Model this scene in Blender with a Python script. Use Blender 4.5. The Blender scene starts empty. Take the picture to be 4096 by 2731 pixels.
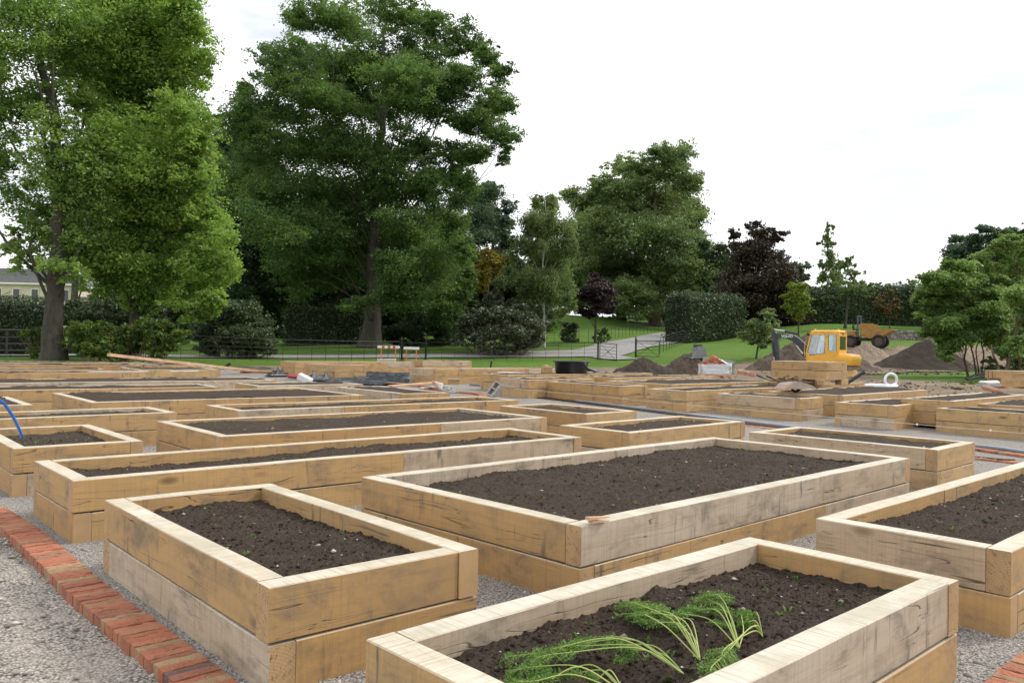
import bpy, bmesh, math, random
import numpy as np
from math import radians as R, sin, cos, pi
from mathutils import Vector, Matrix, Euler

# ------------------------------------------------------------------ camera
EYE = 1.58
F_PX, PITCH, ROLL, PW, PH = 3257.19, -0.00759171, 0.0187850, 4096, 2731

def ray(px, py):
    x = (px - PW / 2) / F_PX; y = -(py - PH / 2) / F_PX
    c, s = cos(ROLL), sin(ROLL); x, y = c * x - s * y, s * x + c * y
    cp, sp = cos(PITCH), sin(PITCH)
    return np.array([x, cp + y * sp, -sp + y * cp])

def at(px, py, Y):
    """the world point seen at photo pixel (px, py) that lies Y metres in front of the viewer"""
    d = ray(px, py); p = d * (Y / d[1])
    return np.array([p[0], p[1], p[2] + EYE])

def at_z(px, py, z):
    d = ray(px, py); p = d * ((z - EYE) / d[2])
    return np.array([p[0], p[1], z])

# ------------------------------------------------------------------ terrain
_C = []
for x in (-30, -20, -12, -6, 0, 6, 12, 20, 30):
    for y in (-8, 2, 8, 14):
        _C.append((x, y, 0.0))
for x, y, z in [(-8, 20, .04), (-18, 22, .05), (-2, 20, .12), (3.4, 24, .2), (-3, 28, .32), (-7, 29, .36), (-13, 29, .17), (-22, 29, .18),
                (6, 20, .09), (9, 17, .02), (12, 20, .08), (18, 22, .1), (26, 24, .1), (16, 34, .25), (28, 36, .35),
                (-40, 20, .1), (-60, 30, .6), (60, 30, .4), (-60, -8, 0), (60, -8, 0)]:
    _C.append((x, y, z))
for px, py, d in [(40, 1430, 43), (215, 1434, 40), (1070, 1444, 52), (1620, 1441, 61), (2390, 1442, 65), (2542, 1432, 65),
                  (80, 1421, 50), (900, 1425, 58), (1480, 1388, 74), (1000, 1400, 70), (1900, 1396, 74), (2178, 1388, 75), (2381, 1369, 82),
                  (2560, 1375, 82), (2697, 1328, 112), (2491, 1290, 128), (2622, 1306, 128), (2206, 1255, 130), (2697, 1372, 84), (2900, 1370, 86),
                  (3020, 1425, 60), (3300, 1506, 44), (3600, 1474, 58), (3020, 1470, 58), (3550, 1402, 70), (3350, 1372, 74), (3480, 1395, 71),
                  (3195, 1338, 84), (3277, 1293, 100), (3380, 1305, 94), (3725, 1322, 96), (3600, 1357, 82), (3850, 1370, 84), (3700, 1300, 110), (3900, 1503, 44),
                  (4000, 1440, 66), (4300, 1470, 60), (3000, 1310, 105), (4300, 1330, 100), (600, 1360, 95), (1300, 1365, 95), (-300, 1420, 52), (0, 1390, 80)]:
    p = at(px, py, d); _C.append(tuple(p))
for x, y, z in [(-90, 120, 2.5), (-60, 170, 4), (0, 180, 8), (60, 170, 9), (110, 120, 7), (90, 70, 3.5), (-90, 60, 1.2), (-40, 110, 2.4)]:
    _C.append((x, y, z))
_C = np.array(_C, float)

def _tps():
    X = _C[:, :2]; n = len(X)
    d = np.linalg.norm(X[:, None] - X[None], axis=2)
    K = np.where(d > 0, d * d * np.log(d + 1e-12), 0) + np.eye(n) * 25.0
    P = np.c_[np.ones(n), X]
    A = np.zeros((n + 3, n + 3)); A[:n, :n] = K; A[:n, n:] = P; A[n:, :n] = P.T
    return np.linalg.solve(A, np.r_[_C[:, 2], 0, 0, 0])
_WT = _tps()

def _smooth(t):
    t = np.clip(t, 0, 1); return t * t * (3 - 2 * t)

def terrain(x, y):
    x = np.asarray(x, float); y = np.asarray(y, float)
    sh = x.shape; x = x.ravel(); y = y.ravel()
    cx = np.clip(x, -100, 120); cy = np.clip(y, -10, 185)
    z = _WT[-3] + _WT[-2] * cx + _WT[-1] * cy
    for i in range(len(_C)):
        d2 = (cx - _C[i, 0]) ** 2 + (cy - _C[i, 1]) ** 2
        z = z + _WT[i] * d2 * np.log(d2 + 1e-12) * .5
    z = z * _smooth((y - 13.0) / 5.0)                         # level gravel in front
    return z.reshape(sh)

def tz(x, y):
    return float(terrain(np.array([x]), np.array([y]))[0])

# ------------------------------------------------------------------ scene helpers
scene = bpy.context.scene
COL = scene.collection

def tag(o, label=None, cat=None, group=None, kind=None):
    if label: o['label'] = label
    if cat: o['category'] = cat
    if group: o['group'] = group
    if kind: o['kind'] = kind
    return o

def empty(name, loc=(0, 0, 0), rz=0.0, label=None, cat=None, group=None):
    o = bpy.data.objects.new(name, None); COL.objects.link(o)
    o.empty_display_size = .2
    o.location = loc; o.rotation_euler = (0, 0, rz)
    return tag(o, label, cat, group)

def link(name, me, mat=None, parent=None, smooth=False):
    o = bpy.data.objects.new(name, me); COL.objects.link(o)
    if mat is not None:
        for m in (mat if isinstance(mat, (list, tuple)) else [mat]): me.materials.append(m)
    if parent is not None: o.parent = parent
    if smooth:
        me.polygons.foreach_set('use_smooth', np.ones(len(me.polygons), bool))
    return o

def np_mesh(name, V, F, attr=None):
    """V (n,3), F (m,k) with k = 3 or 4"""
    me = bpy.data.meshes.new(name)
    V = np.ascontiguousarray(V, np.float32); F = np.ascontiguousarray(F, np.int32)
    me.vertices.add(len(V)); me.vertices.foreach_set('co', V.ravel())
    k = F.shape[1]
    me.loops.add(F.size); me.loops.foreach_set('vertex_index', F.ravel())
    me.polygons.add(len(F)); me.polygons.foreach_set('loop_start', np.arange(len(F), dtype=np.int32) * k)
    try: me.polygons.foreach_set('loop_total', np.full(len(F), k, np.int32))
    except Exception: pass
    if attr is not None:
        a = me.attributes.new('v', 'FLOAT', 'FACE'); a.data.foreach_set('value', np.ascontiguousarray(attr, np.float32))
    me.update(calc_edges=True); me.validate()
    return me

class MB:
    """collects shapes, builds one mesh"""
    def __init__(s): s.V = []; s.F = []; s.A = []; s.mi = []; s.cur = 0; s.val = .5
    def add(s, V, F):
        n = len(s.V); s.V += [tuple(map(float, v)) for v in V]
        s.F += [tuple(i + n for i in f) for f in F]
        s.mi += [s.cur] * len(F); s.A += [s.val] * len(F)
        return s
    def box(s, c, d, rot=None, b=0.0, taper=1.0):
        """box with centre c, dimensions d, chamfer b, optional Euler/matrix"""
        hx, hy, hz = d[0] / 2, d[1] / 2, d[2] / 2
        M = Matrix.Identity(3) if rot is None else (rot if isinstance(rot, Matrix) else Euler(rot).to_matrix())
        if b <= 0:
            P = [(x * hx * (taper if z > 0 else 1), y * hy * (taper if z > 0 else 1), z * hz) for z in (-1, 1) for x, y in ((-1, -1), (1, -1), (1, 1), (-1, 1))]
            F = [(3, 2, 1, 0), (4, 5, 6, 7), (0, 1, 5, 4), (1, 2, 6, 5), (2, 3, 7, 6), (3, 0, 4, 7)]
        else:
            b = min(b, hx * .95, hy * .95, hz * .95)
            P = []; F = []
            for z, ins in ((-hz, b), (-hz + b, 0), (hz - b, 0), (hz, b)):
                k = taper if z > 0 else 1
                x0, y0 = hx * k - ins, hy * k - ins; c_ = b * .999
                P += [(-x0 + c_, -y0, z), (x0 - c_, -y0, z), (x0, -y0 + c_, z), (x0, y0 - c_, z), (x0 - c_, y0, z), (-x0 + c_, y0, z), (-x0, y0 - c_, z), (-x0, -y0 + c_, z)]
            for r in range(3):
                for i in range(8):
                    j = (i + 1) % 8; F.append((r * 8 + i, r * 8 + j, r * 8 + 8 + j, r * 8 + 8 + i))
            F.append(tuple(range(7, -1, -1))); F.append(tuple(range(24, 32)))
        C = Vector(c)
        return s.add([C + M @ Vector(p) for p in P], F)
    def tube(s, pts, rad, n=8, cap=True, closed=False):
        pts = [Vector(p) for p in pts]
        if not isinstance(rad, (list, tuple, np.ndarray)): rad = [rad] * len(pts)
        V = []; F = []; up = None
        for i, p in enumerate(pts):
            a = pts[i - 1] if (i > 0 or closed) else pts[0]; q = pts[(i + 1) % len(pts)] if (i < len(pts) - 1 or closed) else pts[-1]
            t = (q - a); t = t.normalized() if t.length > 1e-9 else Vector((0, 0, 1))
            if up is None: up = Vector((0, 0, 1)) if abs(t.z) < .9 else Vector((1, 0, 0))
            x = t.cross(up); x = x.normalized() if x.length > 1e-6 else t.orthogonal().normalized()
            y = x.cross(t).normalized(); up = y
            for k in range(n):
                a2 = 2 * pi * k / n; V.append(p + x * cos(a2) * rad[i] + y * sin(a2) * rad[i])
        m = len(pts)
        for i in range(m if closed else m - 1):
            for k in range(n):
                k2 = (k + 1) % n; i2 = (i + 1) % m
                F.append((i * n + k, i2 * n + k, i2 * n + k2, i * n + k2))
        if cap and not closed:
            F.append(tuple(range(n))); F.append(tuple(range(m * n - 1, m * n - n - 1, -1)))
        return s.add(V, F)
    def cyl(s, a, b, r, n=12, r2=None): return s.tube([a, b], [r, r if r2 is None else r2], n)
    def prism(s, prof, w, M=None, plane='xz', off=0.0):
        """polygon prof extruded by +-w/2 along the remaining axis"""
        n = len(prof); V = []
        for sgn in (-1, 1):
            for a, b in prof:
                v = (a, off + sgn * w / 2, b) if plane == 'xz' else ((a, b, off + sgn * w / 2) if plane == 'xy' else (off + sgn * w / 2, a, b))
                V.append(v if M is None else M @ Vector(v))
        F = [(i, (i + 1) % n, n + (i + 1) % n, n + i) for i in range(n)]
        F.append(tuple(range(n - 1, -1, -1))); F.append(tuple(range(n, 2 * n)))
        return s.add(V, F)
    def lathe(s, prof, n=24, c=(0, 0, 0)):
        V = []; F = []
        for r, z in prof:
            for k in range(n): V.append((c[0] + r * cos(2 * pi * k / n), c[1] + r * sin(2 * pi * k / n), c[2] + z))
        for i in range(len(prof) - 1):
            for k in range(n):
                j = (k + 1) % n; F.append((i * n + k, i * n + j, (i + 1) * n + j, (i + 1) * n + k))
        return s.add(V, F)
    def build(s, name, mat=None, parent=None, smooth=False):
        me = bpy.data.meshes.new(name)
        me.from_pydata(s.V, [], s.F)
        a = me.attributes.new('v', 'FLOAT', 'FACE'); a.data.foreach_set('value', np.array(s.A, np.float32))
        if isinstance(mat, (list, tuple)): me.polygons.foreach_set('material_index', np.array(s.mi, np.int32))
        bm = bmesh.new(); bm.from_mesh(me); bmesh.ops.recalc_face_normals(bm, faces=bm.faces); bm.to_mesh(me); bm.free()
        me.update()
        return link(name, me, mat, parent, smooth)

# --- numpy value noise
def _hash(i, j, seed):
    h = (i.astype(np.int64) * 374761393 + j.astype(np.int64) * 668265263 + seed * 1274126177) & 0xFFFFFFFF
    h = ((h ^ (h >> 13)) * 1103515245) & 0xFFFFFFFF
    h = ((h ^ (h >> 16)) * 2246822519) & 0xFFFFFFFF
    return ((h ^ (h >> 13)) & 0xFFFF) / 65535.0
def vnoise(x, y, seed=0):
    i = np.floor(x); j = np.floor(y); u = x - i; v = y - j
    u = u * u * (3 - 2 * u); v = v * v * (3 - 2 * v)
    a = _hash(i, j, seed); b = _hash(i + 1, j, seed); c = _hash(i, j + 1, seed); d = _hash(i + 1, j + 1, seed)
    return (a * (1 - u) + b * u) * (1 - v) + (c * (1 - u) + d * u) * v
def fbm(x, y, seed=0, o=4):
    s = 0; a = .5
    for k in range(o):
        s = s + a * vnoise(x, y, seed + k * 17); x = x * 2.03; y = y * 2.03; a *= .5
    return s

# ------------------------------------------------------------------ materials
class NT:
    def __init__(s, name, disp=False):
        s.m = bpy.data.materials.new(name); s.m.use_nodes = True; s.t = s.m.node_tree; s.t.nodes.clear()
        s.out = s.t.nodes.new('ShaderNodeOutputMaterial')
    def n(s, typ, ins=None, **kw):
        nd = s.t.nodes.new('ShaderNode' + typ)
        for k, v in kw.items(): setattr(nd, k, v)
        for k, v in (ins or {}).items(): s.set(nd.inputs[k], v)
        return nd
    def set(s, sock, v):
        if isinstance(v, bpy.types.NodeSocket): s.t.links.new(v, sock)
        elif isinstance(v, bpy.types.Node): s.t.links.new(v.outputs[0], sock)
        else:
            if isinstance(v, tuple) and len(v) == 3 and sock.type == 'RGBA': v = v + (1,)
            sock.default_value = v
    def noise(s, vec, scale, detail=3, rough=.55, dist=0.0):
        return s.n('TexNoise', {'Vector': vec, 'Scale': scale, 'Detail': detail, 'Roughness': rough, 'Distortion': dist}).outputs['Fac']
    def ramp(s, fac, stops, interp='LINEAR'):
        nd = s.n('ValToRGB', {'Fac': fac}); cr = nd.color_ramp; cr.interpolation = interp
        while len(cr.elements) > 1: cr.elements.remove(cr.elements[-1])
        cr.elements[0].position = stops[0][0]; c = stops[0][1]; cr.elements[0].color = (tuple(c) + (1,)) if isinstance(c, tuple) else (c, c, c, 1)
        for p, c in stops[1:]:
            e = cr.elements.new(p); e.color = (tuple(c) + (1,)) if isinstance(c, tuple) else (c, c, c, 1)
        return nd.outputs['Color']
    def mix(s, fac, a, b, mode='MIX'):
        nd = s.t.nodes.new('ShaderNodeMix'); nd.data_type = 'RGBA'; nd.blend_type = mode
        s.set(nd.inputs['Factor'], fac)
        s.set(nd.inputs[6], a); s.set(nd.inputs[7], b)
        return nd.outputs[2]
    def math(s, op, a, b=0.0, c=None, clamp=False):
        nd = s.n('Math', operation=op, use_clamp=clamp); s.set(nd.inputs[0], a); s.set(nd.inputs[1], b)
        if c is not None: s.set(nd.inputs[2], c)
        return nd.outputs[0]
    def mapping(s, vec, scale=(1, 1, 1), loc=(0, 0, 0), rot=(0, 0, 0)):
        nd = s.n('Mapping', {'Vector': vec, 'Scale': scale, 'Location': loc, 'Rotation': rot}); return nd.outputs[0]
    def obj(s): return s.n('TexCoord').outputs['Object']
    def bump(s, h, strength=.5, dist=.01, normal=None):
        i = {'Height': h, 'Strength': strength, 'Distance': dist}
        if normal is not None: i['Normal'] = normal
        return s.n('Bump', i).outputs[0]
    def principled(s, color, rough=.8, normal=None, spec=.5, metal=0.0, **extra):
        i = {'Base Color': color, 'Roughness': rough, 'Specular IOR Level': spec, 'Metallic': metal}
        if normal is not None: i['Normal'] = normal
        i.update(extra)
        p = s.n('BsdfPrincipled', i); s.t.links.new(p.outputs[0], s.out.inputs[0]); return p

M = {}
def plain(name, color, rough=.6, metal=0.0, spec=.5, var=.12, vscale=6.0, bump=.0, dirt=None):
    t = NT(name); o = t.obj()
    n = t.noise(o, vscale, 4)
    c = t.mix(t.ramp(n, [(.3, 0.0), (.7, 1.0)]), tuple(x * (1 - var) for x in color), tuple(min(1, x * (1 + var)) for x in color))
    if dirt is not None:
        d = t.noise(o, vscale * .6, 6, .7)
        c = t.mix(t.ramp(d, [(.5, 0.0), (.68, .75)]), c, dirt)
    nm = t.bump(t.noise(o, vscale * 8, 4), bump, .01) if bump else None
    t.principled(c, rough, nm, spec, metal); M[name] = t.m; return t.m

# oak sleepers: x runs along the timber
def mat_wood(name, weath=0.0):
    t = NT(name)
    rnd = t.n('ObjectInfo').outputs['Random']
    tc = t.n('TexCoord'); ob = tc.outputs['Object']
    nrm = t.n('SeparateXYZ', {'Vector': tc.outputs['Normal']})
    off = t.n('CombineXYZ', {'X': t.math('MULTIPLY', rnd, 37.0), 'Y': t.math('MULTIPLY', rnd, 11.0), 'Z': t.math('MULTIPLY', rnd, 23.0)}).outputs[0]
    p = t.n('VectorMath', operation='ADD'); t.set(p.inputs[0], ob); t.set(p.inputs[1], off); P = p.outputs[0]
    r2 = t.math('FRACT', t.math('MULTIPLY', rnd, 7.31)); r3 = t.math('FRACT', t.math('MULTIPLY', rnd, 17.7))
    base = t.ramp(rnd, [(0.0, (.47, .30, .135)), (.3, (.50, .34, .165)), (.6, (.45, .275, .11)), (.85, (.52, .375, .20)), (1.0, (.40, .245, .10))])
    grey = t.ramp(r2, [(.86, 0.0), (.90, .7), (1.0, .55)]) if not weath else t.ramp(r2, [(0.0, weath), (1.0, weath * .8)])
    base = t.mix(1.0, base, (1.0, .93, .80), 'MULTIPLY'); base = t.mix(grey, base, (.50, .445, .375))
    # broad colour drift along the timber
    big = t.noise(t.mapping(P, (1.3, 3.5, 3.5)), 1.0, 3)
    base = t.mix(t.ramp(big, [(.35, 0.0), (.7, .8)]), base, t.mix(.5, base, (.30, .20, .105)))
    # growth rings / grain lines running lengthwise, wandering
    grain = t.noise(t.mapping(P, (1.1, 22, 26)), 1.0, 5, .62, 1.2)
    base = t.mix(t.ramp(grain, [(.34, .55), (.54, 0.0)]), base, t.mix(.5, base, (.27, .17, .08)))
    # saw marks across the timber
    saw = t.noise(t.mapping(P, (70, 1.6, 1.1)), 1.0, 3, .7)
    base = t.mix(t.ramp(saw, [(.36, .5), (.52, 0.0), (.66, 0.0), (.8, .3)]), base, t.mix(.6, base, (.26, .19, .12)))
    # blue-black tannin stains and vertical drips
    st = t.noise(t.mapping(P, (2.6, 5, 4.5)), 1.0, 8, .72, .4)
    stain = t.ramp(st, [(.49, 0.0), (.58, .30), (.66, .7), (.80, .9)])
    base = t.mix(stain, base, (.135, .115, .09))
    dr = t.noise(t.mapping(P, (15, 2.0, 2.6)), 1.0, 3, .6)
    gate = t.noise(t.mapping(P, (1.9, 1, 1), (5, 3, 1)), 1.0, 2)
    drip = t.math('MULTIPLY', t.ramp(dr, [(.59, 0.0), (.71, .75)]), t.ramp(gate, [(.44, 0.0), (.56, 1.0)]))
    base = t.mix(drip, base, (.075, .068, .058))
    # knots
    vo = t.n('TexVoronoi', {'Vector': t.mapping(P, (1.25, 3.2, 3.2)), 'Scale': 1.0}, feature='F1').outputs['Distance']
    base = t.mix(t.ramp(vo, [(.03, .85), (.075, .55), (.13, 0.0)]), base, (.12, .065, .03))
    # drying cracks
    cr = t.noise(t.mapping(P, (.8, 13, 13), (1, 7, 2)), 1.0, 2, .5, .8)
    c0 = t.math('ABSOLUTE', t.math('SUBTRACT', cr, .5))
    cg = t.noise(t.mapping(P, (1.5, 3, 3), (9, 9, 9)), 1.0, 2)
    crack = t.math('MULTIPLY', t.ramp(c0, [(.0, 1.0), (.010, 0.0)]), t.ramp(cg, [(.50, 0.0), (.60, 1.0)]))
    base = t.mix(crack, base, (.05, .035, .022))
    # weathered, sun-bleached upper faces; bright sky sheen also put into this pale colour
    top = t.ramp(nrm.outputs['Z'], [(.6, 0.0), (.9, 1.0)])
    tn = t.noise(t.mapping(P, (3, 9, 9)), 1.0, 5)
    base = t.mix(t.math('MULTIPLY', top, t.ramp(tn, [(.3, .88), (.7, .5)])), base, (.66, .62, .53))
    base = t.mix(t.math('MULTIPLY', top, t.ramp(t.noise(t.mapping(P, (2.2, 4, 4), (3, 1, 7)), 1.0, 6, .7), [(.45, 0.0), (.62, .7)])), base, (.40, .36, .26))
    base = t.mix(t.math('MULTIPLY', top, t.ramp(saw, [(.34, .8), (.52, 0.0)])), base, (.36, .31, .22))
    # end grain
    endm = t.ramp(t.math('ABSOLUTE', nrm.outputs['X']), [(.7, 0.0), (.9, 1.0)])
    sy = t.n('SeparateXYZ', {'Vector': ob})
    ry = t.math('ADD', sy.outputs['Y'], .10); rz = t.math('ADD', sy.outputs['Z'], .13)
    rad = t.math('SQRT', t.math('ADD', t.math('MULTIPLY', ry, ry), t.math('MULTIPLY', rz, rz)))
    ang = t.math('ARCTAN2', ry, rz)
    ring = t.math('SINE', t.math('MULTIPLY', rad, 420.0))
    ec = t.ramp(ring, [(0.0, (.42, .27, .135)), (1.0, (.48, .315, .16))])
    ray_ = t.noise(t.n('CombineXYZ', {'X': t.math('MULTIPLY', ang, 2.2), 'Y': t.math('MULTIPLY', rad, 2.5), 'Z': rnd}).outputs[0], 4.0, 2, .5)
    rc = t.ramp(t.math('ABSOLUTE', t.math('SUBTRACT', ray_, .5)), [(0.0, .9), (.02, 0.0)])
    ec = t.mix(t.math('MULTIPLY', rc, t.ramp(r3, [(.3, 0.0), (.5, 1.0)])), ec, (.10, .055, .025))
    base = t.mix(endm, base, t.mix(t.ramp(big, [(.4, 0.0), (.7, .5)]), ec, (.2, .13, .07)))
    # damp dirty foot of the lower course
    hgt = t.math('ADD', t.math('MULTIPLY', crack, -1.0), t.math('ADD', t.math('MULTIPLY', saw, .25), t.math('MULTIPLY', grain, .5)))
    nm = t.bump(hgt, .55, .004)
    t.principled(base, t.ramp(big, [(.3, .58), (.7, .72)]), nm, .45)
    M[name] = t.m; return t.m

def mat_leaf(name, dark, light, trans=.45, accent=None, acc_amt=.1, rough=.5):
    t = NT(name)
    a = t.n('Attribute', attribute_name='v').outputs['Fac']
    c = t.ramp(a, [(0.0, dark), (.5, tuple((x + y) / 2 for x, y in zip(dark, light))), (1.0, light)])
    if accent:
        f = t.math('FRACT', t.math('MULTIPLY', a, 91.7))
        c = t.mix(t.ramp(f, [(1 - acc_amt - .01, 0.0), (1 - acc_amt, 1.0)]), c, accent)
    d = t.n('BsdfPrincipled', {'Base Color': c, 'Roughness': rough, 'Specular IOR Level': .35})
    tr = t.n('BsdfTranslucent', {'Color': t.mix(.5, c, t.mix(1.0, c, (1.3, 1.5, .5), 'MULTIPLY'))})
    mx = t.n('MixShader', {0: trans, 1: d.outputs[0], 2: tr.outputs[0]})
    t.t.links.new(mx.outputs[0], t.out.inputs[0]); M[name] = t.m; return t.m

def mat_bark(name, color):
    t = NT(name); o = t.obj()
    n = t.noise(t.mapping(o, (7, 7, 1.6)), 1.0, 6, .65)
    c = t.mix(t.ramp(n, [(.3, 0.0), (.7, 1.0)]), tuple(x * .55 for x in color), tuple(min(1, x * 1.35) for x in color))
    m2 = t.noise(o, 1.1, 3)
    c = t.mix(t.ramp(m2, [(.5, 0.0), (.7, .5)]), c, (.07, .09, .05))
    t.principled(c, .9, t.bump(n, .8, .04), .2); M[name] = t.m

def mat_soil(name, a=(.014, .0105, .0085), b=(.115, .085, .064)):
    t = NT(name); o = t.obj()
    n1 = t.noise(o, 62, 8, .8); n2 = t.noise(o, 2.2, 4); n3 = t.noise(o, 260, 3, .7)
    c = t.mix(t.ramp(n1, [(.36, 0.0), (.62, .8), (.72, 1.0)]), a, b)
    c = t.mix(t.ramp(n2, [(.4, 0.0), (.65, .6)]), c, t.mix(.5, c, (.085, .068, .054)))
    vo = t.n('TexVoronoi', {'Vector': o, 'Scale': 70.0}, feature='F1')
    c = t.mix(t.ramp(vo.outputs['Distance'], [(.10, .8), (.16, 0.0)]), c, t.ramp(t.n('SeparateColor', {'Color': vo.outputs['Color']}).outputs[0], [(.0, (.05, .04, .03)), (.7, (.09, .07, .055)), (.86, (.28, .24, .20)), (1.0, (.42, .38, .33))]))
    h = t.math('ADD', n1, t.math('MULTIPLY', n3, .6))
    t.principled(c, .95, t.bump(h, 1.0, .012), .15); M[name] = t.m

def mat_gravel(name, scale, cols, bumpd=.006, patch=None, patchcol=None):
    t = NT(name); o = t.obj()
    vo = t.n('TexVoronoi', {'Vector': o, 'Scale': scale, 'Randomness': 1.0}, feature='F1')
    r = t.n('SeparateColor', {'Color': vo.outputs['Color']})
    c = t.ramp(r.outputs[0], cols)
    c = t.mix(t.ramp(vo.outputs['Distance'], [(.35, 0.0), (.75, .85)]), c, (.05, .045, .042))
    big = t.noise(o, .7, 5, .6)
    c = t.mix(t.ramp(big, [(.35, .35), (.65, 0.0)]), c, t.mix(.5, c, (.10, .085, .07)))
    if patch:
        pn = t.noise(o, patch, 6, .7)
        c = t.mix(t.ramp(pn, [(.47, 0.0), (.62, .45)]), c, patchcol)
    h = t.math('MULTIPLY', vo.outputs['Distance'], -1.0)
    t.principled(c, .85, t.bump(h, 1.0, bumpd), .3); M[name] = t.m

def mat_lawn():
    t = NT('lawn_grass'); o = t.obj()
    n1 = t.noise(o, .13, 5, .6); n2 = t.noise(o, 2.5, 5, .7); n3 = t.noise(o, 30, 4, .8)
    c = t.ramp(n1, [(.3, (.070, .145, .016)), (.5, (.098, .19, .021)), (.7, (.15, .23, .034))])
    c = t.mix(t.ramp(n2, [(.35, 0.0), (.7, .6)]), c, (.045, .105, .015))
    c = t.mix(t.ramp(n3, [(.4, 0.0), (.7, .45)]), c, (.15, .20, .05))
    t.principled(c, .9, t.bump(t.math('ADD', n3, n2), 1.0, .06), .15); M['lawn'] = t.m

def mat_mud():
    t = NT('bare_mud'); o = t.obj()
    n1 = t.noise(o, .35, 6, .65); n2 = t.noise(o, 5, 6, .75); n3 = t.noise(t.mapping(o, (.6, 3.2, 1)), 1.0, 5, .6)
    c = t.ramp(n1, [(.3, (.12, .085, .055)), (.5, (.22, .165, .11)), (.7, (.29, .225, .155))])
    c = t.mix(t.ramp(n3, [(.42, .7), (.56, 0.0)]), c, (.10, .075, .052))
    c = t.mix(t.ramp(n2, [(.4, 0.0), (.7, .5)]), c, (.33, .27, .2))
    t.principled(c, .92, t.bump(t.math('ADD', n2, n3), 1.0, .09), .2); M['mud'] = t.m

def mat_brick():
    t = NT('red_brick'); o = t.obj()
    a = t.n('Attribute', attribute_name='v').outputs['Fac']
    c = t.ramp(a, [(0.0, (.38, .135, .075)), (.35, (.45, .175, .10)), (.6, (.31, .12, .08)), (.78, (.42, .20, .115)), (.8, (.38, .27, .15)), (.92, (.32, .20, .12)), (.93, (.12, .085, .085)), (1.0, (.19, .12, .10))])
    n = t.noise(t.mapping(o, (1, 1, 1), (0, 0, 0), (0, 0, R(-50))), 9, 6, .75)
    n2 = t.noise(o, 60, 4, .7)
    c = t.mix(t.ramp(n, [(.5, 0.0), (.7, .7)]), c, (.17, .075, .05))
    c = t.mix(t.ramp(n2, [(.5, 0.0), (.75, .5)]), c, (.50, .24, .13))
    t.principled(c, .85, t.bump(t.math('ADD', n, n2), .9, .012), .3); M['brick'] = t.m

mat_wood('oak'); mat_wood('oak_grey', .85); mat_soil('soil'); mat_soil('heap_soil', (.04, .032, .027), (.085, .068, .056)); mat_lawn(); mat_mud(); mat_brick()
mat_gravel('pea_gravel', 95.0, [(0.0, (.22, .21, .21)), (.3, (.36, .34, .32)), (.55, (.46, .42, .37)), (.7, (.27, .25, .25)), (.85, (.52, .48, .43)), (1.0, (.30, .22, .15))], .006)
mat_gravel('rough_stone', 62.0, [(0.0, (.28, .245, .215)), (.4, (.39, .345, .30)), (.7, (.46, .41, .355)), (1.0, (.60, .56, .50))], .010, 2.6, (.40, .35, .30))
mat_gravel('tarmac', 60.0, [(0.0, (.36, .35, .34)), (1.0, (.46, .445, .43))], .004)
mat_gravel('sand_heap', 25.0, [(0.0, (.30, .22, .15)), (.5, (.40, .30, .21)), (1.0, (.50, .40, .30))], .02)
plain('mortar', (.36, .33, .29), .95, bump=.8, vscale=12)
mat_bark('bark_grey', (.075, .067, .056)); mat_bark('bark_brown', (.14, .095, .065)); mat_bark('bark_dark', (.07, .06, .05)); mat_bark('bark_white', (.50, .48, .44))

# ------------------------------------------------------------------ ground
def patch_arrays(x0, x1, y0, y1, step, dz, inside=None, rough=0.0, seed=3, jitter=0.0):
    nx = int(round((x1 - x0) / step)); ny = int(round((y1 - y0) / step))
    X, Y = np.meshgrid(np.linspace(x0, x1, nx + 1), np.linspace(y0, y1, ny + 1))
    rs = np.random.RandomState(seed)
    if jitter:
        X = X + rs.uniform(-jitter, jitter, X.shape) * step; Y = Y + rs.uniform(-jitter, jitter, Y.shape) * step
    Z = terrain(X, Y) + dz
    if rough: Z = Z + rough * (fbm(X * 1.7, Y * 1.7, seed, 5) - .45)
    V = np.stack([X, Y, Z], -1).reshape(-1, 3)
    i = np.arange(nx)[None, :] + np.arange(ny)[:, None] * (nx + 1)
    F = np.stack([i, i + 1, i + nx + 2, i + nx + 1], -1).reshape(-1, 4)
    if inside is not None:
        c = V[F].mean(1); F = F[inside(c[:, 0], c[:, 1])]
        used = np.unique(F); mp = np.full(len(V), -1); mp[used] = np.arange(len(used)); V = V[used]; F = mp[F]
    return V, F
def sheet(name, parts, mat, label, kind='structure'):
    Vs = []; Fs = []; n = 0
    for V, F in parts: Vs.append(V); Fs.append(F + n); n += len(V)
    return tag(link(name, np_mesh(name, np.vstack(Vs), np.vstack(Fs)), mat, smooth=True), label, kind=kind)

def in_poly(x, y, P):
    r = np.zeros(x.shape, bool); n = len(P)
    for i in range(n):
        x1, y1 = P[i]; x2, y2 = P[(i + 1) % n]
        c = ((y1 > y) != (y2 > y)) & (x < (x2 - x1) * (y - y1) / ((y2 - y1) if y2 != y1 else 1e-9) + x1)
        r ^= c
    return r
def wob(x, y, a=1.0, s=.35, seed=9): return x + a * (fbm(x * s, y * s, seed) - .47) * 2, y + a * (fbm(x * s, y * s, seed + 5) - .47) * 2

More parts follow.
